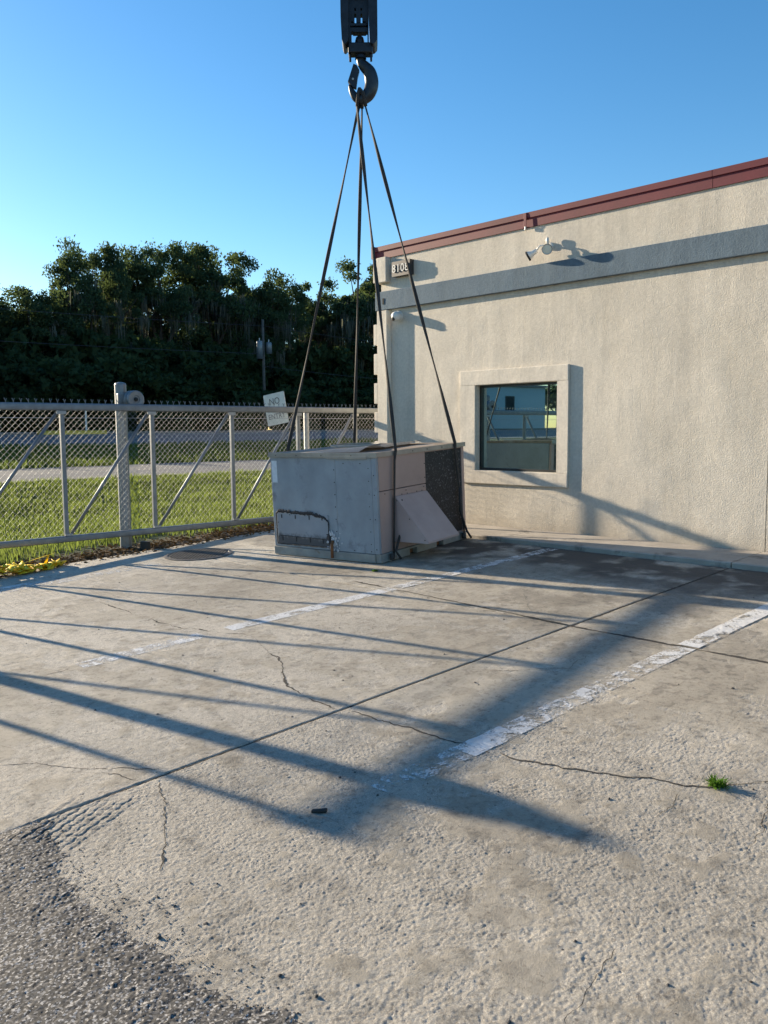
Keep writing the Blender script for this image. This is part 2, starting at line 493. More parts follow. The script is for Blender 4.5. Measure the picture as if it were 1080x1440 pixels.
def slab_mesh(name, xs, ys, dz, edge=.004, xoff=None):
    nx, ny = len(xs), len(ys)
    Xp = np.concatenate([[xs[0]], xs, [xs[-1]]]); Yp = np.concatenate([[ys[0]], ys, [ys[-1]]])
    X, Y = np.meshgrid(Xp, Yp, indexing='ij')
    X = X.copy(); Y = Y.copy()
    ej = lambda t, s: (fbm(t * 9, t * 0 + s, int(abs(s) * 10) + 3, 4) - .5) * 2 * edge
    X[:2] += np.abs(ej(Yp, 1.3)); X[-2:] -= np.abs(ej(Yp, 2.3)); Y[:, :2] += np.abs(ej(Xp, 3.3))[:, None]; Y[:, -2:] -= np.abs(ej(Xp, 4.3))[:, None]
    Z, m = hg(X, Y, True)
    Z = Z + dz
    # arrises slightly worn
    Z[1] -= .004; Z[-2] -= .004; Z[:, 1] -= .004; Z[:, -2] -= .004
    Z[0] -= .035; Z[-1] -= .035; Z[:, 0] -= .035; Z[:, -1] -= .035
    n0, n1 = X.shape
    idx = np.arange(n0 * n1).reshape(n0, n1)
    F = np.stack([idx[:-1, :-1], idx[1:, :-1], idx[1:, 1:], idx[:-1, 1:]], -1).reshape(-1, 4)
    me = np_mesh(name, np.stack([X, Y, Z], -1).reshape(-1, 3), F)
    at = me.attributes.new('rough', 'FLOAT', 'POINT'); at.data.foreach_set('value', m.ravel().astype(np.float32))
    # oil and damp stains, mostly along the foot of the wall where cars stood
    q = fbm(X * 1.3, Y * 1.3, 120, 5); q2 = fbm(X * 4.5, Y * 4.5, 121, 4)
    st = .92 * ss(6.25, 7.2, X + (q - .5) * 2.0) * ss(.32, .54, q2 * .6 + q * .4) * ss(9.3, 7.5, Y)
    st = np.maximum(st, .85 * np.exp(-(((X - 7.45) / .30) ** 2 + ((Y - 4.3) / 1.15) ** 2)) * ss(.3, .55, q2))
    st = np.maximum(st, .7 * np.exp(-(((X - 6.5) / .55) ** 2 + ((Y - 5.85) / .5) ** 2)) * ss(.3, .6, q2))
    st = np.maximum(st, .42 * ss(.52, .66, q) * ss(4.0, 6, X))
    q3 = fbm(X * 11, Y * 11, 122, 4); st = np.maximum(st, .5 * ss(.60, .70, q3) * ss(.46, .60, q) * ss(3.2, 5, X))
    st = np.maximum(st, .22 * ss(.62, .70, q3))
    at = me.attributes.new('stain', 'FLOAT', 'POINT'); at.data.foreach_set('value', st.ravel().astype(np.float32))
    me.polygons.foreach_set('use_smooth', np.ones(len(F), bool))
    return me

def tz(x, y):
    yz = yard(x)
    a = np.interp(y, [9.2, 9.6, 10.4, 12.5, 17.0, 20.5, 25, 32, 44, 47, 60, 3000], [0, 0, .03, .2, .655, .765, .84, 1.04, 1.50, 1.52, 1.7, 1.7])
    w = ss(9.6, 17, y)
    low = np.where(y < 9.35, -.10, -.10 + .07 * ss(9.3, 9.6, y))
    base = (yz + low) * (1 - w) + a * w
    rise = np.interp(y, [9.6, 10.4, 17], [0, .03, 0])
    hills = .04 * (fbm(x * .6, y * .6, 200, 3) - .5) * ss(9.8, 11, y) * ss(33, 31, y)
    return base + rise + hills

def build_ground():
    xs = np.concatenate([np.linspace(-900, -60, 12), np.linspace(-50, -8, 15), np.linspace(-6, 18, 61), np.linspace(20, 60, 21), np.linspace(80, 1200, 12)])
    ys = np.concatenate([np.linspace(-600, -40, 8), np.linspace(-30, 9, 14), [9.15, 9.3, 9.4, 9.5, 9.6, 9.8, 10, 10.2, 10.4], np.linspace(10.7, 17, 22), np.linspace(17.5, 46, 58), np.linspace(48, 70, 12), np.linspace(90, 1500, 10)])
    X, Y = np.meshgrid(xs, ys, indexing='ij'); Z = tz(X, Y)
    # the slabs and the road rest on top, so tuck the sheet under them
    Z = np.where((Y >= 17) & (Y <= 20.5), Z - .0, Z)
    idx = np.arange(X.size).reshape(X.shape)
    F = np.stack([idx[:-1, :-1], idx[1:, :-1], idx[1:, 1:], idx[:-1, 1:]], -1).reshape(-1, 4)
    me = np_mesh('ground', np.stack([X, Y, Z], -1).reshape(-1, 3), F)
    at = me.attributes.new('dirt', 'FLOAT', 'POINT'); at.data.foreach_set('value', (ss(10.35, 9.7, Y) + ss(44, 47, Y)).clip(0, 1).ravel().astype(np.float32))
    me.polygons.foreach_set('use_smooth', np.ones(len(F), bool))
    tag(obj('ground', me, MAT['soil']), kind='structure')
    def sheet(name, x0, x1, y0, y1, mat, dz, nx=60, ny=8, parent=None, thick=0):
        xs = np.linspace(x0, x1, nx); ys = np.linspace(y0, y1, ny)
        X, Y = np.meshgrid(xs, ys, indexing='ij'); Z = tz(X, Y) + dz
        idx = np.arange(X.size).reshape(X.shape)
        F = np.stack([idx[:-1, :-1], idx[1:, :-1], idx[1:, 1:], idx[:-1, 1:]], -1).reshape(-1, 4)
        return obj(name, np_mesh(name, np.stack([X, Y, Z], -1).reshape(-1, 3), F), mat, parent)
    tag(sheet('path', -60, 60, 17.0, 20.5, MAT['path'], .03, 160, 12), kind='structure')
    rd = tag(sheet('road', -120, 140, 32, 44, MAT['road'], .03, 200, 14), kind='structure')
    sheet('edge_line', -120, 140, 33.0, 33.16, MAT['white_line'], .036, 200, 3, rd)
    sheet('edge_line', -120, 140, 42.9, 43.06, MAT['white_line'], .036, 200, 3, rd)
    kb = B(-120, 140, 44.02, 44.3, 1.40, 1.66, .02)
    tag(obj('kerb', kb, MAT['path']), 'pale concrete kerb along the far side of the road', 'kerb')
    yk = B(17.6, 21.2, 43.6, 44.0, 1.45, 1.72, .03)
    tag(obj('kerb_block', yk, MAT['yellow']), 'yellow painted kerb end beyond the road, far left', 'kerb block')
build_ground()

def build_pad():
    xs = np.linspace(-3, 8.3, 40); ys = np.linspace(-4, 9.2, 30)
    X, Y = np.meshgrid(xs, ys, indexing='ij'); Z = yard(X) - .019
    idx = np.arange(X.size).reshape(X.shape)
    F = np.stack([idx[:-1, :-1], idx[1:, :-1], idx[1:, 1:], idx[:-1, 1:]], -1).reshape(-1, 4)
    pad = tag(obj('concrete_pad', np_mesh('concrete_pad', np.stack([X, Y, Z], -1).reshape(-1, 3), F), MAT['joint']), kind='structure')
    g = .006; gx = .010
    fx = lambda v: .0048 if v < 2.7 else (.0048 + (v - 2.7) * .0035)
    fya = lambda v: .02 if v < .5 else (.0048 if v < 2.6 else .006)
    fxc = lambda v: .03 if v < .9 else .0095
    fyc = lambda v: .0085 + (v - 3.4) * .0030
    fb = lambda v: .016
    fbl = lambda v: .04 if v < .8 else .014
    obj('slab', slab_mesh('slab', axis_steps(1.05, JX - gx, fx), axis_steps(-3, JY - g, lambda v: .05 if v < .3 else fya(v)), 0, .006), MAT['concrete'], pad)
    obj('slab', slab_mesh('slab', axis_steps(JX + gx, 7.67, fb), axis_steps(-3, JY - g, fbl), -.002), MAT['concrete'], pad)
    obj('slab', slab_mesh('slab', axis_steps(-3, JX - gx, lambda v: .08 if v < 0 else fxc(v)), axis_steps(JY + g, 9.28, fyc), .001, .006), MAT['concrete'], pad)
    obj('slab', slab_mesh('slab', axis_steps(JX + gx, 7.67, fb), axis_steps(JY + g, 9.28, lambda v: .013 + (v - 3.4) * .002), -.001), MAT['concrete'], pad)
    # low strip of concrete along the foot of the wall, in bays
    for i, (y0, y1) in enumerate([(-4.0, -1.6), (-1.59, .85), (.86, 3.42), (3.43, 6.1), (6.11, 8.9)]):
        b = bmesh.new()
        z0 = float(yard(np.array(7.68)))
        prism(b, [(7.68, z0 - .1), (7.68, z0 + .035), (7.695, z0 + .045), (8.02, z0 + .058), (8.02, z0 - .1)], 'y', y0, y1)
        prism(b, [(8.028, z0 - .1), (8.028, z0 + .052), (8.04, z0 + .058), (8.355, z0 + .072), (8.355, z0 - .1)], 'y', y0, y1)
        b2 = bmesh.new(); b2.from_mesh(bpy.data.meshes.new('x'))
        bmesh.ops.recalc_face_normals(b, faces=b.faces[:])
        o = obj('wall_strip_slab', b, MAT['strip'] if 'strip' in MAT else MAT['path'], pad)
        b2.free()
    # painted parking lines
    def line(x0, x1, y0, y1, mat, slope=0.0, n=300):
        xs = np.linspace(x0, x1, n); ys = np.linspace(y0, y1, 14)
        X, Y = np.meshgrid(xs, ys, indexing='ij')
        Y = Y + (X - x0) * slope + (fbm(X * 14, Y * 14, 77, 3) - .5) * .012
        Z = hg(X, Y) + .0028
        idx = np.arange(X.size).reshape(X.shape)
        F = np.stack([idx[:-1, :-1], idx[1:, :-1], idx[1:, 1:], idx[:-1, 1:]], -1).reshape(-1, 4)
        me = np_mesh('painted_line', np.stack([X, Y, Z], -1).reshape(-1, 3), F)
        me.polygons.foreach_set('use_smooth', np.ones(len(F), bool))
        return obj('painted_line', me, mat, pad)
    line(2.36, 3.30, 5.31, 5.465, MAT['paint_worn'])
    line(3.52, JX - .0, 5.31, 5.455, MAT['paint_fresh'], -.012)
    line(JX + .0, 7.62, 5.29, 5.43, MAT['paint_worn'], -.008)
    line(2.42, 2.60, 2.53, 2.66, MAT['paint_faint'])
    line(2.62, 2.95, 2.49, 2.64, MAT['paint_faint'])
    line(2.95, 3.30, 2.485, 2.63, MAT['paint_fresh'])
    line(3.30, 4.05, 2.485, 2.63, MAT['paint_worn'])
    line(4.05, 4.55, 2.485, 2.63, MAT['paint_faint'])
    line(4.55, JX - .02, 2.485, 2.63, MAT['paint_worn'])
    line(JX + .02, 7.62, 2.485, 2.63, MAT['paint_fresh'])
    line(1.9, 4.6, 8.25, 8.43, MAT['paint_faint'])
    line(2.2, 3.4, 8.44, 8.56, MAT['paint_worn'])
    # cracks: thin dirt-filled ribbons with ragged edges
    rng = np.random.RandomState(4)
    def crack(pts, w, wobble=.055, lift=.0022, name='crack'):
        w = w * .55 if name == 'crack' else w
        pts = np.array(pts, float); out = []
        for i in range(len(pts) - 1):
            L = np.linalg.norm(pts[i + 1] - pts[i]); n = max(2, int(L / .018))
            for k in range(n):
                out.append(pts[i] + (pts[i + 1] - pts[i]) * k / n)
        out.append(pts[-1]); out = np.array(out); n = len(out)
        t = np.gradient(out, axis=0); t /= np.linalg.norm(t, axis=1)[:, None] + 1e-9
        nr = np.stack([-t[:, 1], t[:, 0]], 1)
        s = np.arange(n) * .018; sd_ = rng.randint(1000)
        wob = (fbm(s * 9, s * 0, sd_, 3) - .5) * wobble + (rng.rand(n) - .5) * .14 * wobble
        c = out + nr * wob[:, None]
        ww = w * (.25 + 1.5 * fbm(s * 6, s * 0 + 5, sd_ + 9, 3) ** 1.6 * 1.3) * np.minimum(1, np.minimum(np.arange(n), n - 1 - np.arange(n)) / 5 + .15)
        ww = ww * np.clip((fbm(s * 3.1, s * 0 + 2, sd_ + 33, 3) - .36) * 6, .12, 1) if name == 'crack' else ww
        A = c + nr * (ww * (.6 + .8 * rng.rand(n)))[:, None] * .5; Bq = c - nr * (ww * (.6 + .8 * rng.rand(n)))[:, None] * .5
        P = np.concatenate([A, Bq]); z = hg(P[:, 0], P[:, 1]) + lift
        i = np.arange(n - 1)
        obj(name, np_mesh(name, np.column_stack([P, z]), np.stack([i, i + 1, n + i + 1, n + i], 1)), MAT['joint'], pad)
    crack([(3.3, 7.34), (3.32, 6.96), (3.29, 6.27), (3.29, 5.83), (3.33, 5.62), (3.45, 5.29), (3.52, 5.11)], .022)
    crack([(3.52, 5.11), (3.40, 4.77), (3.24, 4.34), (2.99, 3.99), (2.96, 3.74), (2.95, 3.45)], .026)
    crack([(3.29, 5.83), (3.1, 5.9), (2.7, 6.1)], .006)
    crack([(2.97, 3.40), (2.99, 3.04), (3.02, 2.70), (3.03, 2.42)], .016)
    crack([(3.03, 2.42), (3.05, 2.29), (3.11, 2.12), (3.19, 1.92), (3.24, 1.79), (3.29, 1.64), (3.37, 1.54), (3.55, 1.40), (3.8, 1.1)], .017)
    crack([(3.5, 1.39), (3.34, 1.30), (3.18, 1.26), (2.9, 1.2)], .008)
    crack([(3.29, 1.64), (3.08, 1.58), (2.95, 1.60)], .006)
    crack([(1.10, 4.4), (1.41, 4.14), (1.55, 3.99), (1.65, 3.81), (1.78, 3.66), (1.93, 3.46)], .012)
    crack([(1.70, 3.71), (1.76, 3.45)], .009)
    crack([(1.82, 3.38), (1.69, 3.08), (1.63, 2.97), (1.53, 2.83), (1.44, 2.71)], .012)
    crack([(1.72, 1.15), (1.82, 1.2), (1.95, 1.25), (2.17, 1.29)], .004)
    crack([(2.34, 5.38), (1.9, 5.36), (1.3, 5.37)], .006)
    crack([(5.0, 7.2), (5.3, 6.7), (5.4, 6.1), (5.62, 5.7)], .006)
    crack([(5.3, 3.9), (5.7, 4.3), (6.3, 4.5), (6.9, 4.4)], .006)
    crack([(3.9, 3.3), (4.3, 2.9), (4.6, 2.95)], .006)
    crack([(2.1, 4.9), (2.5, 4.6), (2.95, 3.99)], .004)
    crack([(JX, -2.9), (JX, JY)], .026, .012, -.0012, 'joint_filler'); crack([(JX, JY), (JX + .12, 5.9)], .017, .02, .0022, 'joint_filler')
    crack([(1.62, JY), (JX, JY), (7.66, JY)], .017, .008, -.001, 'joint_filler')
    # chips, twigs and grit lying on the slab
    V, F = [], []
    rng = np.random.RandomState(11)
    def chip(x, y, r):
        z = float(hg(np.array([x]), np.array([y]))[0]); k = len(V); a = rng.rand() * 6.28; e = .4 + .6 * rng.rand()
        for j in range(5):
            t = a + j * 6.283 / 5; rr = r * (.6 + .6 * rng.rand())
            px = rr * math.cos(t); py = rr * math.sin(t) * e
            V.append((x + px, y + py, z + .001))
        V.append((x, y, z + r * (.5 + .5 * rng.rand())))
        for j in range(5): F.append((k + j, k + (j + 1) % 5, k + 5))
    for i in range(420):
        x = 1.25 + 6 * rng.rand() ** 1.5; y = .7 + 8.2 * rng.rand() ** 1.2
        chip(x, y, .003 + .009 * rng.rand() ** 3)
    for i in range(700):
        chip(1.235 + .14 * rng.rand() ** 2.5 + .02 * rng.randn(), 1.2 + 2.2 * rng.rand(), .0015 + .0035 * rng.rand())
    tag(obj('grit', np_mesh('grit', V, F), MAT['chips']), 'dark grit and twigs strewn over the concrete', 'grit', kind='stuff')
    return pad
MAT['strip'] = simple('strip_concrete', (.37, .33, .28), .9, 0, .2, 3.0, .2, 120, ((.12, .105, .09), 2.2, .56))
pad = build_pad()

def build_asphalt():
    # coarse old asphalt lot, fine where the photograph stands close to it
    def sheet(xs, ys):
        X, Y = np.meshgrid(xs, ys, indexing='ij')
        X = X.copy(); Y = Y.copy()
        edge = 1.205 + .12 * ss(2.95, 3.35, Y) + .10 * ss(2.15, 1.75, Y) + (fbm(Y * 7, Y * 0 + 2, 300, 6) - .5) * .12 + (vn(Y * 70, Y * 0, 303) - .5) * .02
        top = 3.42 + (fbm(X * 7, X * 0 + 9, 301, 6) - .5) * .14
        w = ss(.9, 1.262, X) * (X > .85)
        X = X + w * (edge - 1.262)
        w2 = ss(3.1, 3.42, Y) * (Y > 3.0)
        Y = Y + w2 * (top - 3.42)
        n = vn(X * 120, Y * 120, 31) * .55 + vn(X * 200, Y * 200, 32) * .45
        Z = np.where((X > 1.0) | (Y > 3.3), hg(X, Y), yard(X)) + .008 + (n - .5) * .0048 + (fbm(X * 3, Y * 3, 35, 3) - .5) * .006
        fall = np.maximum(w, w2) ** 6
        Z = Z - fall * .008
        return X, Y, Z
    xs = np.concatenate([np.linspace(-9, .35, 40), np.arange(.36, 1.2621, .0052)]); xs[-1] = 1.262
    ys = np.concatenate([np.linspace(-9, .9, 30), np.arange(.91, 3.42, .0058), [3.42]])
    X, Y, Z = sheet(xs, ys)
    idx = np.arange(X.size).reshape(X.shape)
    F = np.stack([idx[:-1, :-1], idx[1:, :-1], idx[1:, 1:], idx[:-1, 1:]], -1).reshape(-1, 4)
    me = np_mesh('asphalt_lot', np.stack([X, Y, Z], -1).reshape(-1, 3), F)
    me.polygons.foreach_set('use_smooth', np.ones(len(F), bool))
    tag(obj('asphalt_lot', me, MAT['asphalt']), kind='structure')
build_asphalt()

# ------------------------------------------------------------------ building
WX = 8.36
def build_building():
    root = empty('stucco_building', (WX, 8.76, .4))
    def part(name, bm, mat, parent=None, label=None, smooth=False):
        o = obj(name, bm, mat, None, smooth)
        o.parent = parent or root
        o.matrix_parent_inverse = Matrix.Translation(-Vector((WX, 8.76, .4)))
        if label: o['label'] = label
        return o
    def sub(name, bm, mat, parent, label=None):
        o = obj(name, bm, mat, None)
        o.parent = parent
        if label: o['label'] = label
        return o
    Z0, Z1 = .25, 4.14
    T = .22
    ya, yb, za, zb = 5.81, 7.04, 1.13, 2.19          # window opening
    b = bmesh.new()
    # front wall round the opening, one shell per bay (control joint at y = 3.40)
    box(b, WX, WX + T, 3.404, ya, Z0, Z1); box(b, WX, WX + T, yb, 8.76, Z0, Z1)
    box(b, WX, WX + T, ya, yb, Z0, za); box(b, WX, WX + T, ya, yb, zb, Z1)
    part('front_wall', b, MAT['stucco'])
    b = bmesh.new(); box(b, WX, WX + T, -9, 3.396, Z0, Z1)
    part('front_wall', b, MAT['stucco'])
    part('control_joint', B(WX + .015, WX + .1, 3.3965, 3.4035, Z0, Z1), MAT['joint'])
    b = bmesh.new()
    box(b, WX + T + .002, 24, 8.54, 8.759, Z0, Z1); box(b, WX + T + .002, 24, -9, -8.78, Z0, Z1); box(b, 23.78, 24, -8.778, 8.538, Z0, Z1)
    part('outer_walls', b, MAT['stucco'])
    part('roof', B(WX + .1, 23.9, -8.9, 8.7, 4.145, 4.19), MAT['roofing'])
    # corner pilaster and end quoins
    part('pilaster', B(WX - .09, WX - .002, 8.565, 8.757, Z0, 3.272, .006), MAT['stucco_smooth'])
    part('corner_block', B(WX - .09, WX - .002, 8.575, 8.757, 3.655, 3.99, .008), MAT['stucco_smooth'])
    zq = .40
    while zq < 3.2:
        q = B(WX - .088, WX + .55, 8.76, 8.83, zq, min(zq + .285, 3.27), .008)
        part('quoin', q, MAT['stucco_smooth'])
        zq += .402
    part('quoin', B(WX - .088, WX + .55, 8.76, 8.83, 3.66, 3.985, .008), MAT['stucco_smooth'])
    # blue band
    part('band', B(WX - .062, WX - .002, -9, 8.757, 3.285, 3.535, .006), MAT['stucco_blue'])
    part('band', B(WX - .062, WX + 2.0, 8.7595, 8.82, 3.285, 3.535, .006), MAT['stucco_blue'])
    part('slot', B(WX - .068, WX - .06, 8.64, 8.67, 3.36, 3.44), MAT['dark_void'])
    # maroon coping in lengths
    ys = [8.86, 6.28, 4.02, 1.4, -1.2, -3.8, -6.4, -9.05]
    for i in range(len(ys) - 1):
        y1, y0 = ys[i] , ys[i + 1] + .004
        b = bmesh.new(); pr = .001 * (i % 2)
        prism(b, [(WX - .018 - pr, 3.985), (WX - .02 - pr, 4.085), (WX - .036 - pr, 4.09), (WX - .04 - pr, 4.15), (WX + .02, 4.17), (WX + .28, 4.165), (WX + .28, 4.11), (WX - .003, 4.11), (WX - .003, 3.985)], 'y', y0, y1)
        f = part('coping', b, MAT['maroon'])
    b = bmesh.new(); box(b, WX - .055, 24.1, 8.862, 8.90, 4.0, 4.165)
    part('coping', b, MAT['maroon'])
    part('coping_clip', B(WX - .048, WX - .0415, 6.255, 6.29, 4.0, 4.15, .002), MAT['maroon'])
    part('coping_clip', B(WX - .045, WX - .022, 6.262, 6.282, 3.955, 3.999, .004), MAT['trim'])
    # window surround: four trim pieces in one frame
    b = bmesh.new()
    so0, so1, sz0, sz1 = 5.655, 7.29, .965, 2.375
    p = .036
    for a in [(so0, so1, zb + .002, sz1), (so0, so1, sz0, za - .002)]:
        box(b, WX - p, WX - .002, a[0], a[1], a[2], a[3], .008)
    box(b, WX - p + .001, WX - .002, so0 + .001, ya - .002, za - .0015, zb + .0015); box(b, WX - p + .001, WX - .002, yb + .002, so1 - .001, za - .0015, zb + .0015)
    part('window_surround', b, MAT['stucco_smooth'])
    # reveal lining
    w = part('window', B(WX + .085, WX + .10, ya + .03, yb - .03, za + .03, zb - .03), MAT['glass'], label='dark tinted window pane mirroring the yard')
    b = bmesh.new()
    box(b, WX + .06, WX + .12, ya + .001, ya + .03, za + .001, zb - .001); box(b, WX + .06, WX + .12, yb - .03, yb - .001, za + .001, zb - .001)
    box(b, WX + .06, WX + .12, ya + .0305, yb - .0305, za + .001, za + .03); box(b, WX + .06, WX + .12, ya + .0305, yb - .0305, zb - .03, zb - .001)
    sub('frame', b, MAT['frame_dark'], w)
    part('interior', B(WX + T + .01, WX + T + .4, ya - .2, yb + .2, za - .2, zb + .2), MAT['dark_void'])
    tag(root, 'beige stucco building with blue band, maroon coping and one tinted window', 'building')
build_building()

def build_wall_fittings():
    # twin floodlight
    c = Vector((WX, 5.95, 3.725))
    root = empty('floodlight', c); root.scale = (.84, .84, .84)
    O = lambda n, bm, mat, par=root, sm=False: obj(n, bm, mat, par, sm)
    O('back_plate', lathe(bmesh.new(), [(0, .035), (.045, .03), (.055, 0), (.055, -.0)], (0, 0, 0), (-1, 0, 0), 20), MAT['white_enamel'])
    O('sensor', lathe(bmesh.new(), [(0, .06), (.018, .055), (.024, .02), (.02, -.03), (0, -.035)], (-.06, 0, .055), (0, 0, 1), 14), MAT['white_enamel'], root, True)
    def head(dirv, elbow, tip):
        arm = O('arm', tube(bmesh.new(), [(-.03, 0, 0), (-.075, elbow[1] * .5, .012), elbow, tip], .013, 8), MAT['white_enamel'], root, True)
        d = Vector(dirv).normalized()
        h = O('lamp_head', lathe(bmesh.new(), [(0, -.015), (.028, -.01), (.034, .02), (.036, .055), (.05, .085), (.066, .115), (.068, .135), (.060, .137), (.056, .125), (0, .12)], tip, d, 22), MAT['white_enamel'], root, True)
        O('rim', lathe(bmesh.new(), [(.058, .128), (.0665, .1385), (.0695, .137), (.0705, .118), (.069, .112)], tip, d, 22), MAT['rubber'], h, True)
        O('lens', lathe(bmesh.new(), [(.056, .126), (.04, .131), (0, .134)], tip, d, 22), MAT['lens'], h, True)
    head((-.45, .75, -.50), (-.10, .10, .01), (-.115, .15, -.055))
    head((-.80, -.52, -.22), (-.10, -.03, .0), (-.115, -.04, -.055))
    tag(root, 'cream twin floodlight mounted on the wall just above the blue band', 'floodlight')
    # dome camera
    c = Vector((WX, 8.40, 3.18))
    root = empty('security_camera', c); root.scale = (1.3, 1.3, 1.3)
    obj('base', lathe(bmesh.new(), [(.052, 0), (.052, .03), (.045, .036), (0, .036)], (0, 0, 0), (-1, 0, 0), 22), MAT['white_enamel'], root, True)
    h = obj('housing', lathe(bmesh.new(), [(.03, .03), (.045, .04), (.05, .065), (.045, .10), (.03, .12), (0, .128)], (0, 0, 0), (-1, -.25, -.1), 22), MAT['white_enamel'], root, True)
    obj('eye', lathe(bmesh.new(), [(.018, .108), (.02, .124), (.012, .133), (0, .134)], (0, 0, 0), (-1, -.15, -.35), 14), MAT['rubber'], h, True)
    tag(root, 'small white dome security camera beside the corner pilaster', 'camera')
    # street number
    root = empty('address_sign', (WX - .002, 8.30, 3.80))
    b = bmesh.new(); prism(b, [(-.17, -.10), (-.17, .095), (.17, .095), (.17, -.10)], 'x', -.075, 0)
    obj('plate', b, MAT['bronze'], root)
    for i, ch in enumerate('8108'):
        t = obj('numeral', text_mesh(ch, .15, .004), MAT['letter_white'], root)
        t.rotation_euler = (R(90), 0, R(-90)); t.location = (-.084, .122 - .081 * i, -.004)
    tag(root, 'dark street number plate with white numerals 8108 near the corner', 'sign')
build_wall_fittings()

# ------------------------------------------------------------------ sliding gate
GY = 9.6
GZT, GZB = 1.935, .425
def build_gate():
    root = empty('sliding_gate', (4.5, GY, .2))
    off = Vector((4.5, GY, .2))
    def part(n, bm, mat, sm=False):
        o = obj(n, bm, mat, None, sm); o.parent = root; o.matrix_parent_inverse = Matrix.Translation(-off); return o
    def sub(n, bm, mat, par, sm=False):
        o = obj(n, bm, mat, par, sm); return o
    x0, x1 = .60, 9.25
    part('top_rail', B(x0, x1, GY - .04, GY + .04, GZT - .042, GZT + .04, .016), MAT['galv'], True)
    part('bottom_rail', B(x0, x1, GY - .035, GY + .035, GZB - .036, GZB + .036, .014), MAT['galv'], True)
    vx = [.66, 1.80, 2.96, 4.13, 5.255, 6.415, 7.52, 8.60]
    for i, x in enumerate(vx):
        v = part('upright', B(x - .024, x + .024, GY - .024, GY + .024, GZB + .037, GZT - .043, .008), MAT['galv'])
        sub('weld_plate', B(x - .075, x + .04, GY - .042, GY - .0265, GZT - .085, GZT - .044, .004), MAT['galv_light'], v)
        sub('weld_plate', B(x - .03, x + .06, GY - .036, GY - .0265, GZB + .0365, GZB + .06, .003), MAT['galv_light'], v)
        if i < len(vx) - 1:
            part('brace', tube(bmesh.new(), [(x + .05, GY - .005, GZB + .045), (vx[i + 1] - .045, GY - .005, GZT - .05)], .019, 10), MAT['galv'], True)
    # chain link: zig-zag wires woven into diamonds
    w = .070; r = .0013; V = []; F = []
    k = 0; nz = int((GZT - GZB - .07) / (w / 2)); nw = int((x1 - x0 - .1) / (w / 2))
    tri = [(math.cos(a), math.sin(a)) for a in (0.5, 2.6, 4.7)]
    yb = GY + .042
    for i in range(nw):
        base = len(V)
        for j in range(nz + 1):
            x = x0 + .05 + (i + ((i + j) % 2)) * w / 2 + random.uniform(-.002, .002)
            z = GZB + .037 + j * w / 2
            y = yb + (.0025 if j % 2 else -.0025)
            for cx, cz in tri: V.append((x + cx * r * 1.4, y + cz * r, z))
        for j in range(nz):
            a = base + j * 3; b_ = a + 3
            for s_ in range(3): F.append((a + s_, a + (s_ + 1) % 3, b_ + (s_ + 1) % 3, b_ + s_))
    me = np_mesh('chain_link', V, F)
    o = part('chain_link', me, MAT['wire'], True); o['kind'] = 'stuff'
    b = bmesh.new()
    x = x0 + .06
    while x < x1:
        t = random.uniform(-.008, .008)
        tube(b, [(x, yb, GZT - .04), (x + .004, yb, GZT + .055), (x - .010 + t, yb, GZT + .09)], .0042, 4)
        tube(b, [(x + .004, yb, GZT + .055), (x + .015 + t, yb - .004, GZT + .088)], .0038, 4)
        x += .082
    o = part('barbs', b, MAT['galv']); o['kind'] = 'stuff'
    # tension wires
    part('tension_wire', tube(bmesh.new(), [(x0, yb + .012, GZT - .12), (4.0, yb + .012, GZT - .125), (x1, yb + .012, GZT - .12)], .003, 5), MAT['wire'])
    tag(root, 'long galvanised chain-link sliding gate with diagonal braces', 'gate')

    def guide_post(x, label):
        pr = empty('gate_post', (x, GY + .22, .12))
        zb = -.3; top = 2.235 - .12
        obj('post', lathe(bmesh.new(), [(.07, zb), (.07, top - .02), (.062, top), (.03, top + .012), (0, top + .014)], (0, 0, 0), (0, 0, 1), 12), MAT['galv'], pr)
        zr = 2.035 - .12
        obj('bracket', B(-.085, .085, -.10, -.055, zr - .06, zr + .07, .006), MAT['galv'], pr)
        for nm_, xx, yy in (('roller', .085, -.19),):
            ro = obj('roller', lathe(bmesh.new(), [(0, -.02), (.085, -.02), (.108, 0), (.108, .03), (.09, .04), (.085, .065), (.09, .09), (.108, .10), (.108, .13), (.098, .138), (.05, .134), (.045, .125), (0, .125)], (xx, -.09, zr), (0, -1, 0), 30), MAT['galv'], pr, False)
            obj('hub', lathe(bmesh.new(), [(.026, .124), (.024, .14), (.014, .15), (0, .15)], (xx, -.09, zr), (0, -1, 0), 16), MAT['rubber'], ro)
        lo = obj('lower_roller', lathe(bmesh.new(), [(0, 0), (.06, 0), (.06, .13), (0, .13)], (.11, -.28, .06), (0, 0, 1), 18), MAT['rubber'], pr)
        obj('bracket', B(-.03, .13, -.24, -.07, .02, .05, .004), MAT['galv'], pr)
        tag(pr, label, 'post', 'gate guide posts')
    guide_post(4.97, 'round galvanised gate post with a roller wheel above the top rail')
    guide_post(1.06, 'second round galvanised gate post, outside the left edge of the photo')
    # plain post behind the right half of the gate
    ps = tag(obj('fence_post', lathe(bmesh.new(), [(.04, 0), (.04, 1.62), (.03, 1.65), (0, 1.66)], (0, 0, 0), (0, 0, 1), 12), MAT['galv_light'], None, True),
             'thin bare steel post behind the gate, right of the tilted sign', 'post')
    ps.location = (7.95, 9.95, .28)
    # the leaning notice, wired to the gate
    sg = empty('notice_sign', (7.36, 9.84, 1.735))
    sg.rotation_euler = (R(4), R(-8), R(-80))
    b = bmesh.new()
    prism(b, [(-.19, .0), (-.20, .01), (-.20, .43), (-.19, .44), (.19, .44), (.20, .43), (.20, .01), (.19, 0)], 'y', -.004, .004)
    obj('panel', b, MAT['sign_white'], sg)
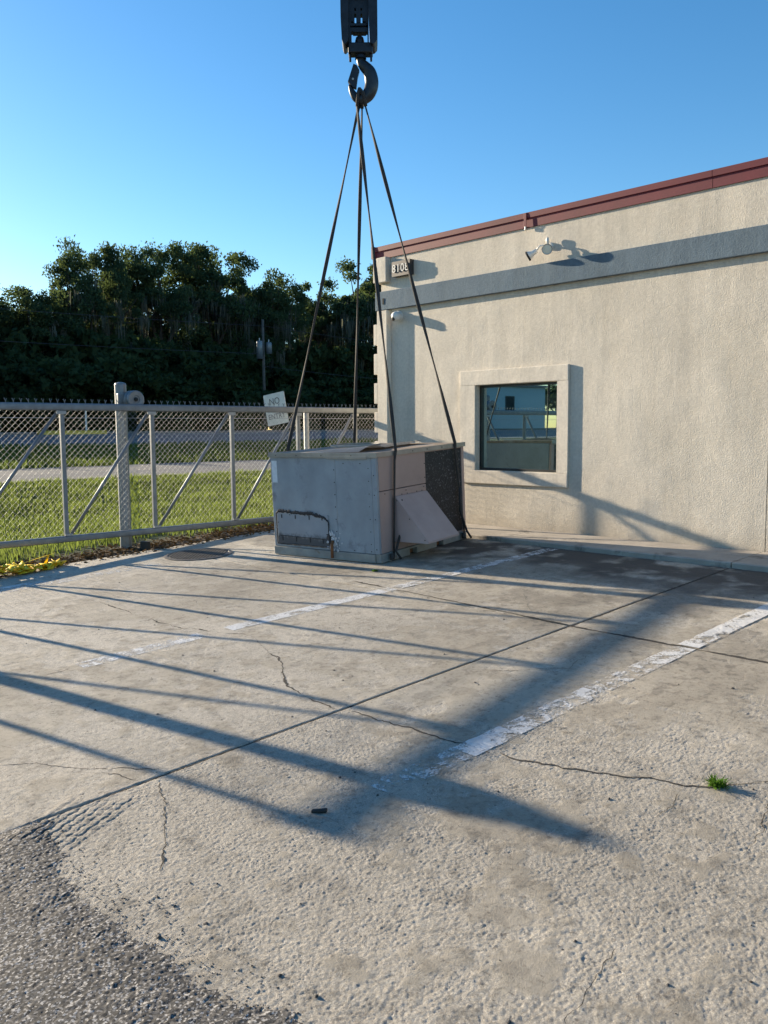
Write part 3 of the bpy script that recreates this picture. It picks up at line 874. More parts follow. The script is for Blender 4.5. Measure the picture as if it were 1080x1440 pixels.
    t = obj('lettering', text_mesh('NO', .13, .001), MAT['letter_dark'], sg); t.rotation_euler = (R(90), 0, 0); t.location = (0, -.0065, .325)
    t = obj('lettering', text_mesh('ENTRY', .105, .001), MAT['letter_dark'], sg); t.rotation_euler = (R(90), 0, 0); t.location = (0, -.0065, .115)
    tag(sg, 'pale tilted NO ENTRY notice wired behind the gate', 'sign')
build_gate()

# ------------------------------------------------------------------ rooftop unit
UN = Vector((5.952, 6.282, SL * 5.952 + .006))
nrm = Vector((-SL, 0, 1)).normalized()
ua = Vector((math.cos(.176), math.sin(.176), 0)); ua = (ua - nrm * ua.dot(nrm)).normalized()
ub = nrm.cross(ua)
UR = Matrix((ua, ub, nrm)).transposed()
UW, UD, UH = 1.70, 1.455, 1.13
def unit_pt(u, v, z): return UN + ua * u + ub * v + nrm * z

def build_unit():
    root = empty('air_conditioning_unit', UN, UR)
    def P(n, bm, mat, par=None, sm=False, label=None):
        o = obj(n, bm, mat, par or root, sm)
        if label: o['label'] = label
        return o
    # inner cabinet
    P('cabinet', B(.032, UW - .03, .03, UD - .03, .09, UH - .04), MAT['dark_void'])
    # base rails with fork pockets
    b = bmesh.new()
    for u0, u1 in ((0, .52), (.66, 1.05), (1.19, UW)): box(b, u0, u1, -.012, .05, .0, .088, .004)
    box(b, .52, .66, -.012, .05, .066, .0875); box(b, 1.05, 1.19, -.012, .05, .066, .0875)
    P('base_rail', b, MAT['unit_rail'], label='pale dented base rail with fork pockets')
    P('base_rail', B(-.014, .05, .0515, UD, .0, .088, .004), MAT['unit_rail'])
    P('base_rail', B(UW - .05, UW, .0515, UD, .0, .088, .004), MAT['unit_rail'])
    P('base_rail', B(.0505, UW - .0505, UD - .05, UD, .0, .088, .004), MAT['unit_rail'])
    P('skid', B(.40, .70, .052, .9, .005, .085), MAT['rust'])
    P('skid', B(.95, 1.2, .052, .9, .005, .085), MAT['rust'])
    # grey end (faces the gate side of the camera)
    P('end_panel', B(-.002, .028, .535, UD - .002, .092, UH - .042, .004), MAT['unit_grey'])
    P('end_panel', B(-.006, .028, .06, .530, .092, UH - .042, .004), MAT['unit_grey'])
    P('corner_strip', B(-.009, .028, -.002, .056, .092, UH - .042, .004), MAT['unit_grey'])
    # service cover with tarred edge
    cv = P('service_cover', B(-.011, -.0025, .66, 1.39, .125, .47, .003), MAT['unit_cover'], label='low service cover edged with black tar')
    b = bmesh.new(); rg = random.Random(3)
    def ragged(p0, p1, w0, w1, n=26):
        pts = []
        for i in range(n + 1):
            t = i / n; pts.append((p0[0] + (p1[0] - p0[0]) * t, p0[1] + (p1[1] - p0[1]) * t))
        d = Vector((p1[0] - p0[0], p1[1] - p0[1])).normalized(); nn = Vector((-d.y, d.x))
        A = [Vector(p) + nn * (w0 * rg.uniform(.5, 1.4)) for p in pts]; C = [Vector(p) - nn * (w1 * rg.uniform(.5, 1.4)) for p in pts]
        x = -.0135 - rg.uniform(0, .002)
        va = [b.verts.new((x, p.x, p.y)) for p in A]; vc = [b.verts.new((x, p.x, p.y)) for p in C]
        vm = [b.verts.new((x - .006, (p.x + q.x) / 2, (p.y + q.y) / 2)) for p, q in zip(A, C)]
        for i in range(n):
            b.faces.new((va[i], va[i + 1], vm[i + 1], vm[i])); b.faces.new((vm[i], vm[i + 1], vc[i + 1], vc[i]))
    ragged((1.37, .485), (.86, .47), .016, .02); ragged((.86, .47), (.72, .445), .018, .018, 8); ragged((.72, .445), (.655, .40), .012, .012, 6); ragged((1.37, .485), (1.40, .46), .012, .012, 5)
    ragged((1.40, .46), (1.40, .12), .008, .010); ragged((.655, .40), (.655, .12), .006, .007)
    ragged((1.40, .125), (.66, .125), .008, .008); ragged((1.36, .215), (.70, .205), .003, .004)
    ragged((.66, .27), (.63, .16), .03, .03, 8)
    P('tar_seal', b, MAT['tar'], cv)
    for v in (1.32, 1.12, .92, .74):
        P('tab', B(-.0165, -.0115, v - .005, v + .005, .41, .45), MAT['tar'], cv); P('tab', B(-.0165, -.0115, v - .004, v + .004, .16, .21), MAT['tar'], cv)
    # sooty stain below the cover: real film of tar
    # drain stub with white residue
    dr = P('drain_stub', tube(bmesh.new(), [(-.02, .60, .20), (-.04, .60, .16), (-.045, .595, .02)], .016, 8), MAT['rust'], sm=True)
    b = bmesh.new()
    for k in range(60):
        v = .60 + rg.gauss(0, .045); z = .18 + rg.gauss(0, .055); rr = rg.uniform(.005, .021)
        b3 = bmesh.new(); bmesh.ops.create_icosphere(b3, subdivisions=1, radius=rr)
        for q in b3.verts: q.co = Vector((q.co.x * .16 - .008, q.co.y * rg.uniform(.7, 1.3), q.co.z * rg.uniform(.7, 1.3))) + Vector((-.006, v, max(z, .10)))
        merge(b, b3)
    P('residue', b, MAT['residue'], dr, label='crusty white residue around the drain')['kind'] = 'stuff'
    # screws along seams
    scm = B(-.003, .003, -.005, .005, -.005, .005, .0015)
    sme = bpy.data.meshes.new('screw'); scm.to_mesh(sme); scm.free(); sme.materials.append(MAT['tar'])
    def screw(u, v, z, face):
        o = bpy.data.objects.new('screw', sme); link(o); o.parent = root; o.location = (u, v, z)
        if face == 'f': o.rotation_euler = (0, 0, R(90))
    for z in (.17, .30, .43, .56, .69, .82, .95): screw(-.004, .552, z, 'e'); screw(-.004, .10, z + .02, 'e')
    for z in (.14, .45, .7, .9): screw(-.010, .03, z, 'e')
    for v in (.2, .42): screw(-.008, v, 1.02, 'e'); screw(-.008, v - .1, .115, 'e')
    for z in (.2, .36): screw(-.012, 1.375, z, 'e')
    for v in (.75, .98, 1.2): screw(-.012, v, .45, 'e')
    P('rating_label', B(-.0045, -.0025, 1.36, 1.435, .80, 1.04), MAT['sticker'], label='faded pale rating label')
    # side with beige panels, hood and coil
    P('side_panel', B(.03, .885, -.004, .028, .735, UH - .042, .004), MAT['unit_beige'])
    P('side_panel', B(.03, .885, -.004, .028, .092, .728, .004), MAT['unit_beige'])
    for u in (.12, .5, .84): screw(u, -.006, .70, 'f')
    for z in (.8, .95, .5): screw(.865, -.006, z, 'f')
    for u in (.42, .52, .7, .8): screw(u, -.006, .665, 'f')
    b = bmesh.new()
    for z in (.09, UH - .06): box(b, .888, 1.645, -.004, .03, z, z + .018)
    box(b, 1.647, UW, -.006, .03, .092, UH - .042, .004)
    P('coil_frame', b, MAT['unit_beige'])
    P('coil', B(.888, 1.646, .006, .028, .109, UH - .0605), MAT['coil'], label='dark condenser coil with fin glints painted as pale specks')
    P('coil_shade', B(.884, .888, -.003, .028, .092, UH - .042), MAT['dark_void'])
    # rain hood: wedge with side cheeks
    h0, h1 = .27, .86
    zt, zl, dp = .655, .185, .42
    b = bmesh.new()
    prism(b, [(-.004, zt), (-.03, zt), (-dp, zl + .02), (-dp, zl), (-dp + .012, zl), (-dp + .012, zl + .022), (-.034, zt - .016), (-.004, zt - .016)], 'x', h0, h1)
    hd = P('rain_hood', b, MAT['unit_hood'])
    for u0, u1 in ((h0 - .004, h0 - .0005), (h1 + .0005, h1 + .004)):
        b = bmesh.new(); prism(b, [(-.0045, zt - .004), (-.03, zt - .004), (-dp, zl + .018), (-dp, zl), (-.0045, zl)], 'x', u0, u1)
        P('cheek', b, MAT['unit_hood'], hd)
    P('filter', B(h0 + .002, h1 - .002, -dp + .02, -.006, zl + .004, zl + .016), MAT['dark_void'], hd)
    for vv, zz in ((-.05, .615), (-.20, .43), (-.38, .22)):
        o = bpy.data.objects.new('screw', sme); link(o); o.parent = hd; o.location = (h0 - .006, vv, zz)
    # top: lid, lip trim, kinked edge sheet, fan ring
    P('lid', B(-.012, UW + .008, -.016, UD + .01, UH - .04, UH - .006, .004), MAT['unit_top'])
    b = bmesh.new()
    box(b, -.022, -.0125, -.024, UD + .01, UH - .052, UH + .001, .002); box(b, -.012, UW + .01, -.026, -.0165, UH - .048, UH + .001, .002)
    P('lid_trim', b, MAT['trim'])
    P('lid_trim', B(-.027, -.0225, .10, .62, UH - .062, UH - .034, .001), MAT['trim'])
    for v in (.3, .7, 1.05, 1.35): screw(-.0235, v, UH - .03, 'e')
    for u in (.3, .62, .9, 1.2): screw(u, -.028, UH - .025, 'f')
    b = bmesh.new(); n = 24; va = []; vb = []
    for i in range(n + 1):
        t = i / n; u = .05 + 1.5 * t; zz = UH + .004 + .045 * max(0, math.sin(t * 8.5)) * (1 - .4 * t) + .012 * math.sin(t * 3)
        va.append(b.verts.new((u, .25 + .2 * t, zz))); vb.append(b.verts.new((u, .95 + .05 * math.sin(t * 6), UH - .004 + .004 * (i % 2))))
    for i in range(n): b.faces.new((va[i], va[i + 1], vb[i + 1], vb[i]))
    bmesh.ops.solidify(b, geom=b.faces[:], thickness=.003)
    P('loose_sheet', b, MAT['trim'], label='buckled pale sheet lying loose on the lid')
    P('fan_ring', lathe(bmesh.new(), [(.30, 0), (.30, .02), (.285, .024), (.285, 0)], (1.15, 1.15, UH - .006), (0, 0, 1), 32), MAT['trim'])
    # back panels
    P('back_panel', B(.03, UW - .03, UD - .028, UD + .002, .092, UH - .042, .004), MAT['unit_grey'])
    P('far_panel', B(UW - .028, UW + .002, .04, UD - .04, .092, UH - .042, .004), MAT['unit_grey'])
    tag(root, 'weathered grey and beige rooftop air-conditioning unit standing on the concrete', 'air conditioner')
build_unit()

# ------------------------------------------------------------------ crane hook, block and slings
HC = unit_pt(UW / 2, UD / 2, UH)
HO = Vector((HC.x, HC.y, 0)) - rt0 * .05
def hp(cx, cy, d=0):
    """point on the hook block's own front plane: cx, cy in block units (775 to the metre), d towards the back"""
    return Vector(((cx - 462) / 775, d, (504 - cy) / 804))

def build_hook():
    HZ = 4.0 + CAM_H
    fwd_h = Vector((fw.x, fw.y, 0)).normalized()
    rot = Matrix((rt0, fwd_h, Vector((0, 0, 1)))).transposed()
    root = empty('crane_hook_block', (HO.x, HO.y, HZ), rot)
    def P(n, bm, mat, par=None, sm=False, label=None):
        o = obj(n, bm, mat, par or root, sm)
        if label: o['label'] = label
        return o
    def rect(bm, x0, x1, y0, y1, d0, d1, bev=0):
        a = hp(x0, y1); c = hp(x1, y0); box(bm, a.x, c.x, d0, d1, a.z, c.z, bev)
    # cheek plates
    for x0, x1, top in ((300, 366, 8), (532, 606, 10)):
        b = bmesh.new()
        o = []
        xm = (x0 + x1) / 2
        for cx, cy in [(x0, -160), (x0 + 2, 200), (x0 + 10, 380), (x0 + 20, 410), (x0 + 36, 418), (x1 - 24, 412), (x1 - 4, 390), (x1, 330), (x1, -160)]:
            v = hp(cx, cy); o.append((v.x, v.z))
        if x0 > 400: o = [((hp(x0 + x1 - 0, 0).x - (u - hp(0, 0).x)) if False else u, w) for u, w in o]
        prism(b, o, 'y', -.13, .13)
        P('cheek_plate', b, MAT['black_steel'])
    # centre frame with slots that show the sky
    b = bmesh.new()
    for x0, x1, y0, y1 in [(366, 532, -160, 96), (366, 414, 96, 204), (430, 466, 96, 216), (480, 532, 96, 204), (414, 430, 120, 142), (466, 480, 118, 142),
                           (366, 388, 204, 240), (402, 416, 204, 216), (388, 526, 220, 240), (508, 532, 204, 240), (366, 380, 240, 256), (526, 532, 240, 256), (366, 532, 256, 284),
                           (366, 388, 284, 385), (522, 532, 284, 385), (400, 510, 284, 292)]:
        rect(b, x0, x1, y0, y1, -.05, .05)
    P('frame', b, MAT['black_steel'])
    # sheave drum seen between the cheeks at the top
    P('sheave', lathe(bmesh.new(), [(0, -.05), (.19, -.05), (.20, -.03), (.17, 0), (.20, .03), (.19, .05), (0, .05)], hp(455, -120), (1, 0, 0), 28), MAT['black_steel'])
    # crosshead
    b = bmesh.new(); rect(b, 360, 565, 384, 468, -.075, .075, .012); rect(b, 366, 384, 468, 518, -.03, .03, .004); rect(b, 542, 560, 468, 516, -.03, .03, .004)
    P('crosshead', b, MAT['black_steel'])
    b = bmesh.new(); lathe(b, [(.05, 0), (.05, .05), (.04, .085), (.02, .1), (0, .1)], hp(456, 392), (0, 0, 1), 18)
    lathe(b, [(.062, -.04), (.055, -.005), (.045, 0)], hp(463, 470), (0, 0, 1), 18); P('swivel_nut', b, MAT['black_steel'], sm=False)
    # hook body
    pts = [(463, 455), (464, 520), (492, 560), (535, 610), (553, 680), (548, 745), (520, 805), (468, 838), (420, 822), (388, 775), (366, 715)]
    rad = [.040, .046, .060, .070, .074, .074, .070, .062, .048, .033, .012]
    # densify with Catmull-Rom
    def cr(P_, t, i):
        p0, p1, p2, p3 = P_[max(i - 1, 0)], P_[i], P_[i + 1], P_[min(i + 2, len(P_) - 1)]
        f = lambda a, b_, c, d: .5 * (2 * b_ + (c - a) * t + (2 * a - 5 * b_ + 4 * c - d) * t * t + (3 * b_ - a - 3 * c + d) * t ** 3)
        return tuple(f(*q) for q in zip(p0, p1, p2, p3))
    PP, RR = [], []
    for i in range(len(pts) - 1):
        for k in range(5):
            t = k / 5; PP.append(hp(*cr(pts, t, i))); RR.append(rad[i] * (1 - t) + rad[i + 1] * t)
    PP.append(hp(*pts[-1])); RR.append(rad[-1])
    hk = P('hook', tube(bmesh.new(), PP, RR, 16, .72, (0, 1, 0)), MAT['hook_steel'], None, True)
    b = bmesh.new()
    o = [hp(*q) for q in [(402, 548), (430, 560), (452, 602), (436, 660), (424, 752), (396, 742), (354, 694)]]
    prism(b, [(v.x, v.z) for v in o], 'y', -.028, .028)
    la = P('safety_latch', b, MAT['black_steel'], hk)
    P('bright_hole_disc', lathe(bmesh.new(), [(.012, 0), (.012, .006), (0, .008)], hp(396, 676, -.028), (0, -1, 0), 12), MAT['galv_light'], la)  # pale disc added in place of the bright hole through the latch
    # hoist ropes going up
    for cx, d in ((380, -.06), (420, .06), (500, -.06), (540, .06)):
        a = hp(cx, -100, d); P('hoist_rope', tube(bmesh.new(), [a, a + Vector((0, 0, 7))], .011, 6), MAT['rope'])
    tag(root, 'black crane hook block with open hook hanging above the unit', 'crane hook')
    return Matrix.Translation((HO.x, HO.y, HZ)) @ rot.to_4x4()
HM = build_hook()

def build_slings():
    saddle = lambda cx, cy, d: HM @ hp(cx, cy, d)
    def leg(pts, flat_dir, r=.021):
        return pts
    def sling(uf_t, uf_b, ub_t, cxs, label, seed):
        rgs = random.Random(seed)
        e = .020
        # front leg, under the unit, up the back, over the hook saddle
        f0 = saddle(cxs[0], 905, -.02); f1 = unit_pt(uf_t, -.045, UH + .004); f2 = unit_pt(uf_t + (uf_b - uf_t) * .12, -.034, UH - .10); f3 = unit_pt(uf_b, -.03, .03); f4 = unit_pt(uf_b, .02, -.004)
        k0 = saddle(cxs[1], 905, .02); k1 = unit_pt(ub_t, UD + .035, UH + .004); k2 = unit_pt(ub_t, UD + .026, UH - .1); k3 = unit_pt(ub_t, UD + .026, .03)
        top = [saddle(cxs[1], 905, .03), saddle(cxs[1] * .6 + 455 * .4, 800, .045), saddle(450, 762, .035), saddle(450, 756, 0), saddle(450, 762, -.035), saddle(cxs[0] * .6 + 455 * .4, 800, -.045), saddle(cxs[0], 905, -.03)]
        root = empty('lifting_sling', f3)
        T = Matrix.Translation(-f3)
        def P(n, pts, r, fl):
            b = bmesh.new(); ph = rgs.uniform(0, 3); tw = rgs.uniform(.22, .4)
            tube(b, [p - f3 for p in pts], r, 8, fl, lambda i: rt0 * math.cos(ph + tw * i) + Vector((fw.x, fw.y, 0)) * math.sin(ph + tw * i))
            return obj(n, b, MAT['sling'], root, True)
        def sag(a, c, n=7, s=.0): return [a.lerp(c, i / n) - Vector((0, 0, s * math.sin(math.pi * i / n))) for i in range(n + 1)]
        P('front_leg', sag(f0, f1, 22) + [f2, f2.lerp(f3, .5), f3], .021, .42)
        P('back_leg', sag(k0, k1, 22) + [k2, k3], .021, .42)
        P('saddle_loop', top, .022, .8)
        # loose tail and ratchet end hanging beside the leg
        P('tail', [unit_pt(uf_t + .05, -.06, .62), unit_pt(uf_t + .045, -.062, .35), unit_pt(uf_b - .01, -.066, .1), unit_pt(uf_b + .03, -.10, .015)], .013, 1.0)
        P('end_stitching', [unit_pt(uf_b - .06, -.05, .085), unit_pt(uf_b - .07, -.06, .02)], .024, 1.0)
        tag(root, label, 'sling', 'slings carrying the unit')
    sling(.285, .20, .33, (428, 440), 'dark webbing sling wrapped round the beige side near the grey corner', 1)
    sling(1.45, 1.63, 1.56, (500, 470), 'dark webbing sling crossing the black coil to the far corner', 2)
build_slings()

# ------------------------------------------------------------------ small things on the ground
def build_small():
    # manhole
    cx, cy = 5.16, 8.46
    root = empty('manhole', (cx, cy, SL * cx + .002), Matrix.Rotation(-math.atan(SL), 3, 'Y'))
    obj('ring', lathe(bmesh.new(), [(.37, -.02), (.385, .006), (.36, .010), (.345, .010), (.34, -.004), (.34, -.02)], n=48), MAT['iron'], root)
    cv = obj('cover', lathe(bmesh.new(), [(0, .004), (.332, .004), (.336, -.002), (.336, -.02)], n=48), MAT['iron'], root)
    b = bmesh.new()
    for i in range(-12, 13):
        for j in range(-12, 13):
            x, y = i * .026, j * .026
            if math.hypot(x, y) < .32 and (i + j) % 2 == 0: box(b, x - .010, x + .010, y - .010, y + .010, .0045, .012, .0)
    o = obj('tread_studs', b, MAT['iron'], cv); o['kind'] = 'stuff'
    tag(root, 'round cast-iron manhole cover set in the concrete by the gate', 'manhole')
    # yellow webbing heap
    rg = random.Random(8)
    root = empty('yellow_strap', (3.45, 9.18, SL * 3.45))
    def strand(n, seed, w, par):
        r_ = random.Random(seed); b = bmesh.new(); pts = []
        x = r_.uniform(-.75, -.1); y = r_.uniform(-.1, .1); a = r_.uniform(-.4, .4)
        for i in range(n):
            t = i / n; a += r_.uniform(-1.1, 1.1); st = .06
            x += math.cos(a) * st; y += math.sin(a) * st * .6
            if abs(y) > .14: a = -a; y *= .9
            if x > .45: a = math.pi - a; x = .44
            if x < -.8: a = math.pi - a; x = -.79
            hgt = .05 * max(0, 1 - (x / .75) ** 2 * .6)
            pts.append(Vector((x, y, .012 + hgt * r_.random() * 1.6)))
        # ribbon with twisting width vector
        va, vb = [], []
        for i, p in enumerate(pts):
            t = (pts[min(i + 1, n - 1)] - pts[max(0, i - 1)]).normalized()
            s = t.cross(Vector((0, 0, 1))).normalized(); q = Quaternion(t, r_.uniform(-.6, .6)); s = q @ s
            p1 = p + s * w; p2 = p - s * w
            p1.z = max(p1.z, .006); p2.z = max(p2.z, .006)
            va.append(b.verts.new(p1)); vb.append(b.verts.new(p2))
        for i in range(n - 1): b.faces.new((va[i], va[i + 1], vb[i + 1], vb[i]))
        bmesh.ops.subdivide_edges(b, edges=b.edges[:], cuts=1, smooth=.6, use_grid_fill=True)
        bmesh.ops.solidify(b, geom=b.faces[:], thickness=.003)
        o = obj('fold', b, MAT['tape'], par, True); return o
    for s in range(6): strand(30, 20 + s, .05, root)
    b = bmesh.new(); va = []; vb = []
    for i in range(8):
        t = i / 7; va.append(b.verts.new((.20 + .07 * t, -.02, .03 + .13 * t))); vb.append(b.verts.new((.26 + .045 * t, .02, .03 + .12 * t)))
    for i in range(7): b.faces.new((va[i], va[i + 1], vb[i + 1], vb[i]))
    bmesh.ops.solidify(b, geom=b.faces[:], thickness=.003); obj('free_end', b, MAT['tape'], root)
    tag(root, 'crumpled heap of yellow webbing strap at the edge of the concrete', 'strap')
    # weed in the crack
    def tuft(name, loc, n, h, spread, mat, label):
        V, F = [], []; r_ = random.Random(n)
        for i in range(n):
            a = r_.uniform(0, 6.28); l = r_.uniform(.5, 1) * h; s = r_.uniform(.2, 1) * spread; bx = r_.gauss(0, spread * .25); by = r_.gauss(0, spread * .25); w = r_.uniform(.0018, .0035)
            d = Vector((math.cos(a), math.sin(a), 0)); q = Vector((-d.y, d.x, 0)) * w; k = len(V)
            b0 = Vector((bx, by, 0)); m_ = b0 + d * s * .45 + Vector((0, 0, l * .7)); t_ = b0 + d * s + Vector((0, 0, l))
            V += [tuple(b0 - q), tuple(b0 + q), tuple(m_ + q), tuple(m_ - q), tuple(t_)]
            F += [(k, k + 1, k + 2, k + 3), (k + 3, k + 2, k + 4, k + 4)]
        me = bpy.data.meshes.new(name); me.from_pydata(V, [], [f if f[2] != f[3] else f[:3] for f in F]); me.update()
        o = obj(name, me, mat); o.location = loc
        tag(o, label, 'weed')
    tuft('weed', (3.37, 1.535, SL * 3.37), 130, .042, .065, MAT['weed'], 'small green grass tuft growing from a crack in the concrete')
    tuft('weed', (5.66, 6.05, SL * 5.66), 50, .025, .06, MAT['weed'], 'flat mossy sprig in a hairline crack before the unit')
    # scrap of rubber
    z = float(hg(np.array([2.12]), np.array([2.61]))[0])
    b = B(-.032, .032, -.011, .011, 0, .013, .005)
    for v in b.verts: v.co.y += .35 * v.co.x * abs(v.co.x) * 8; v.co.z += .004 * math.sin(v.co.x * 80)
    o = tag(obj('rubber_scrap', b, MAT['rubber'], None, True), 'small black rubber scrap lying near the line end', 'scrap')
    o.location = (2.12, 2.61, z + .001); o.rotation_euler = (0, 0, R(-58))
build_small()

# ------------------------------------------------------------------ grass and litter
def blades(name, n, xr, yr, hr, wr, mat, label, seed, zf=tz, dens=None, lean=.5, cat='grass'):
    rng = np.random.RandomState(seed)
    x = rng.uniform(*xr, n); y = rng.uniform(*yr, n)
    if dens is not None:
        k = rng.rand(n) < dens(x, y); x, y = x[k], y[k]
    n = len(x); z = zf(x, y) - .01
    clump = .35 + 1.3 * fbm(x * 1.3, y * 1.3, seed, 4)
    h = rng.uniform(*hr, n) * clump; w = rng.uniform(*wr, n); a = rng.uniform(0, 2 * np.pi, n); a2 = rng.uniform(0, 2 * np.pi, n); l = rng.uniform(0, lean, n) * h
    q = np.stack([np.cos(a) * w, np.sin(a) * w, 0 * w], 1); d = np.stack([np.cos(a2) * l, np.sin(a2) * l, 0 * l], 1)
    b = np.stack([x, y, z], 1); up_ = np.stack([0 * h, 0 * h, h], 1)
    v = np.stack([b - q, b + q, b + d * .35 + up_ * .6 + q * .8, b + d * .35 + up_ * .6 - q * .8, b + d + up_ + q * .1, b + d + up_ - q * .1], 1).reshape(-1, 3)
    i = np.arange(n) * 6
    F = np.concatenate([np.stack([i, i + 1, i + 2, i + 3], 1), np.stack([i + 3, i + 2, i + 4, i + 5], 1)])
    o = obj(name, np_mesh(name, v, F), MAT[mat]); tag(o, label, cat, kind='stuff'); return o
blades('grass', 110000, (0, 17.5), (9.75, 17.05), (.05, .13), (.004, .010), 'grass', 'sunlit lawn between the gate and the path', 1, dens=lambda x, y: ss(9.75, 10.35, y + (fbm(x * 2, y * 2, 9, 2) - .5) * .9) * .97 + .03)
blades('grass', 42000, (2, 40), (20.45, 32), (.12, .26), (.014, .03), 'grass_far', 'grass verge between the path and the road', 2)
def litter():
    rng = np.random.RandomState(5); n = 5200
    x = rng.uniform(.5, 9.5, n); y = 9.55 + rng.normal(0, .22, n) ; k = (y > 9.1) & (y < 10.3); x, y = x[k], y[k]; n = len(x)
    z = np.where(y < 9.28, hg(x, y) + .004, tz(x, y) + .012 + rng.rand(n) * .02)
    r = rng.uniform(.012, .04, n); a = rng.uniform(0, 6.28, n); t = rng.normal(0, .35, (n, 2))
    c = np.stack([x, y, z], 1)
    d = np.stack([np.cos(a) * r, np.sin(a) * r, t[:, 0] * r], 1); e = np.stack([-np.sin(a) * r * .45, np.cos(a) * r * .45, t[:, 1] * r], 1)
    v = np.stack([c - d, c + e, c + d, c - e], 1).reshape(-1, 3); v[:, 2] = np.maximum(v[:, 2], np.repeat(z - .006, 4))
    i = np.arange(n) * 4
    tag(obj('leaf_litter', np_mesh('leaf_litter', v, np.stack([i, i + 1, i + 2, i + 3], 1)), MAT['litter']), 'dry brown leaf litter along the foot of the gate', 'leaf litter', kind='stuff')
litter()

# ------------------------------------------------------------------ trees
def crown_mesh(seed, H, Wd, nclump, leaf, per, base=.3, flatb=.0):
    """leaf-sized rhombs gathered in clumps on a lumpy, gappy crown"""
    rng = np.random.RandomState(seed)
    # a few sub-domes make the outline uneven
    lobes = [(0, 0, H * .72, Wd * .36, H * .28)]
    for i in range(7):
        a = rng.uniform(0, 6.28); rr = Wd * rng.uniform(.16, .36)
        lobes.append((math.cos(a) * rr, math.sin(a) * rr, H * rng.uniform(base + .2, .80), Wd * rng.uniform(.15, .26), H * rng.uniform(.10, .19)))
    C = []
    while len(C) < nclump:
        l = lobes[rng.randint(len(lobes))] if rng.rand() > .22 else lobes[0]
        d = rng.normal(size=3); d /= np.linalg.norm(d); rad = rng.uniform(.55, 1.05)
        if d[2] < -.35 and rng.rand() < .6: continue
        C.append((l[0] + d[0] * l[3] * rad, l[1] + d[1] * l[3] * rad, l[2] + d[2] * l[4] * rad, rng.uniform(.32, .85) * Wd / 11))
    C = np.array(C)
    n = len(C) * per
    ci = np.repeat(np.arange(len(C)), per)
    g = rng.normal(size=(n, 3)); g /= np.linalg.norm(g, axis=1)[:, None]; g *= (rng.rand(n) ** .5 * (1 + .28 * (rng.rand(n) > .8)))[:, None] * np.array([1.15, 1.15, .8])
    p = C[ci, :3] + g * C[ci, 3:4] * 1.3
    s = rng.uniform(.55, 1.25, n) * leaf
    u = rng.normal(size=(n, 3)); u /= np.linalg.norm(u, axis=1)[:, None]
    t = rng.normal(size=(n, 3)); w = np.cross(u, t); w /= np.linalg.norm(w, axis=1)[:, None]
    v = np.stack([p - u * s[:, None], p + w * s[:, None] * .5, p + u * s[:, None], p - w * s[:, None] * .5], 1).reshape(-1, 3)
    i = np.arange(n) * 4
    return np_mesh('crown', v, np.stack([i, i + 1, i + 2, i + 3], 1)), C, lobes

def moss_mesh(seed, C, H, n):
    """beards of moss: ragged tapering strands that sway a little, hung under the clumps"""
    rng = np.random.RandomState(seed); V, F = [], []
    low = C[C[:, 2] < H * .78]
    for i in range(n):
        c = low[rng.randint(len(low))]; x, y = c[0] + rng.normal(0, .5), c[1] + rng.normal(0, .5); z = c[2] - rng.uniform(0, .6)
        Lm = rng.uniform(.5, 2.3); sp = rng.uniform(.10, .30)
        for k in range(18):
            x2, y2 = x + rng.normal(0, sp), y + rng.normal(0, sp); L = Lm * rng.uniform(.3, 1.0); a = rng.uniform(0, 3.14); w = rng.uniform(.018, .045); b = len(V); z2 = z + rng.uniform(-.25, .15)
            dx, dy = math.cos(a) * w, math.sin(a) * w; px, py = x2, y2; segs = 4
            for j in range(segs + 1):
                t = j / segs; ww = (.5 + 1.0 * math.sin(math.pi * min(1, t * 1.2 + .15))) * (1 - .8 * t)
                V += [(px - dx * ww, py - dy * ww, z2 - L * t), (px + dx * ww, py + dy * ww, z2 - L * t)]
                px += rng.normal(0, .03); py += rng.normal(0, .03)
            F += [(b + 2 * j, b + 2 * j + 1, b + 2 * j + 3, b + 2 * j + 2) for j in range(segs)]
    return np_mesh('moss', V, F)

def limbs_mesh(seed, H, lobes):
    rg = random.Random(seed); b = bmesh.new()
    f = H * rg.uniform(.24, .34)
    tube(b, [(0, 0, -.4), (.02, .05, f * .3), (.12, -.06, f * .7), (.05, .05, f)], [.50, .36, .31, .29], 10)
    for l in lobes:
        e = Vector(l[:3]); m = Vector((e.x * .35 + rg.uniform(-.4, .4), e.y * .35 + rg.uniform(-.4, .4), f + (e.z - f) * .55))
        tube(b, [(.05, .05, f * .9), tuple(m), tuple(e), tuple(e + Vector((rg.uniform(-.5, .5), rg.uniform(-.5, .5), l[4] * .7)))], [.20, .13, .07, .02], 7)
        for k in range(3):
            q = e + Vector((rg.uniform(-1, 1) * l[3], rg.uniform(-1, 1) * l[3], rg.uniform(-.2, .8) * l[4]))
            tube(b, [tuple(m.lerp(e, .5)), tuple(m.lerp(q, .7)), tuple(q)], [.07, .05, .015], 5)
    me = bpy.data.meshes.new('trunk'); b.to_mesh(me); b.free(); me.materials.append(MAT['bark']); return me

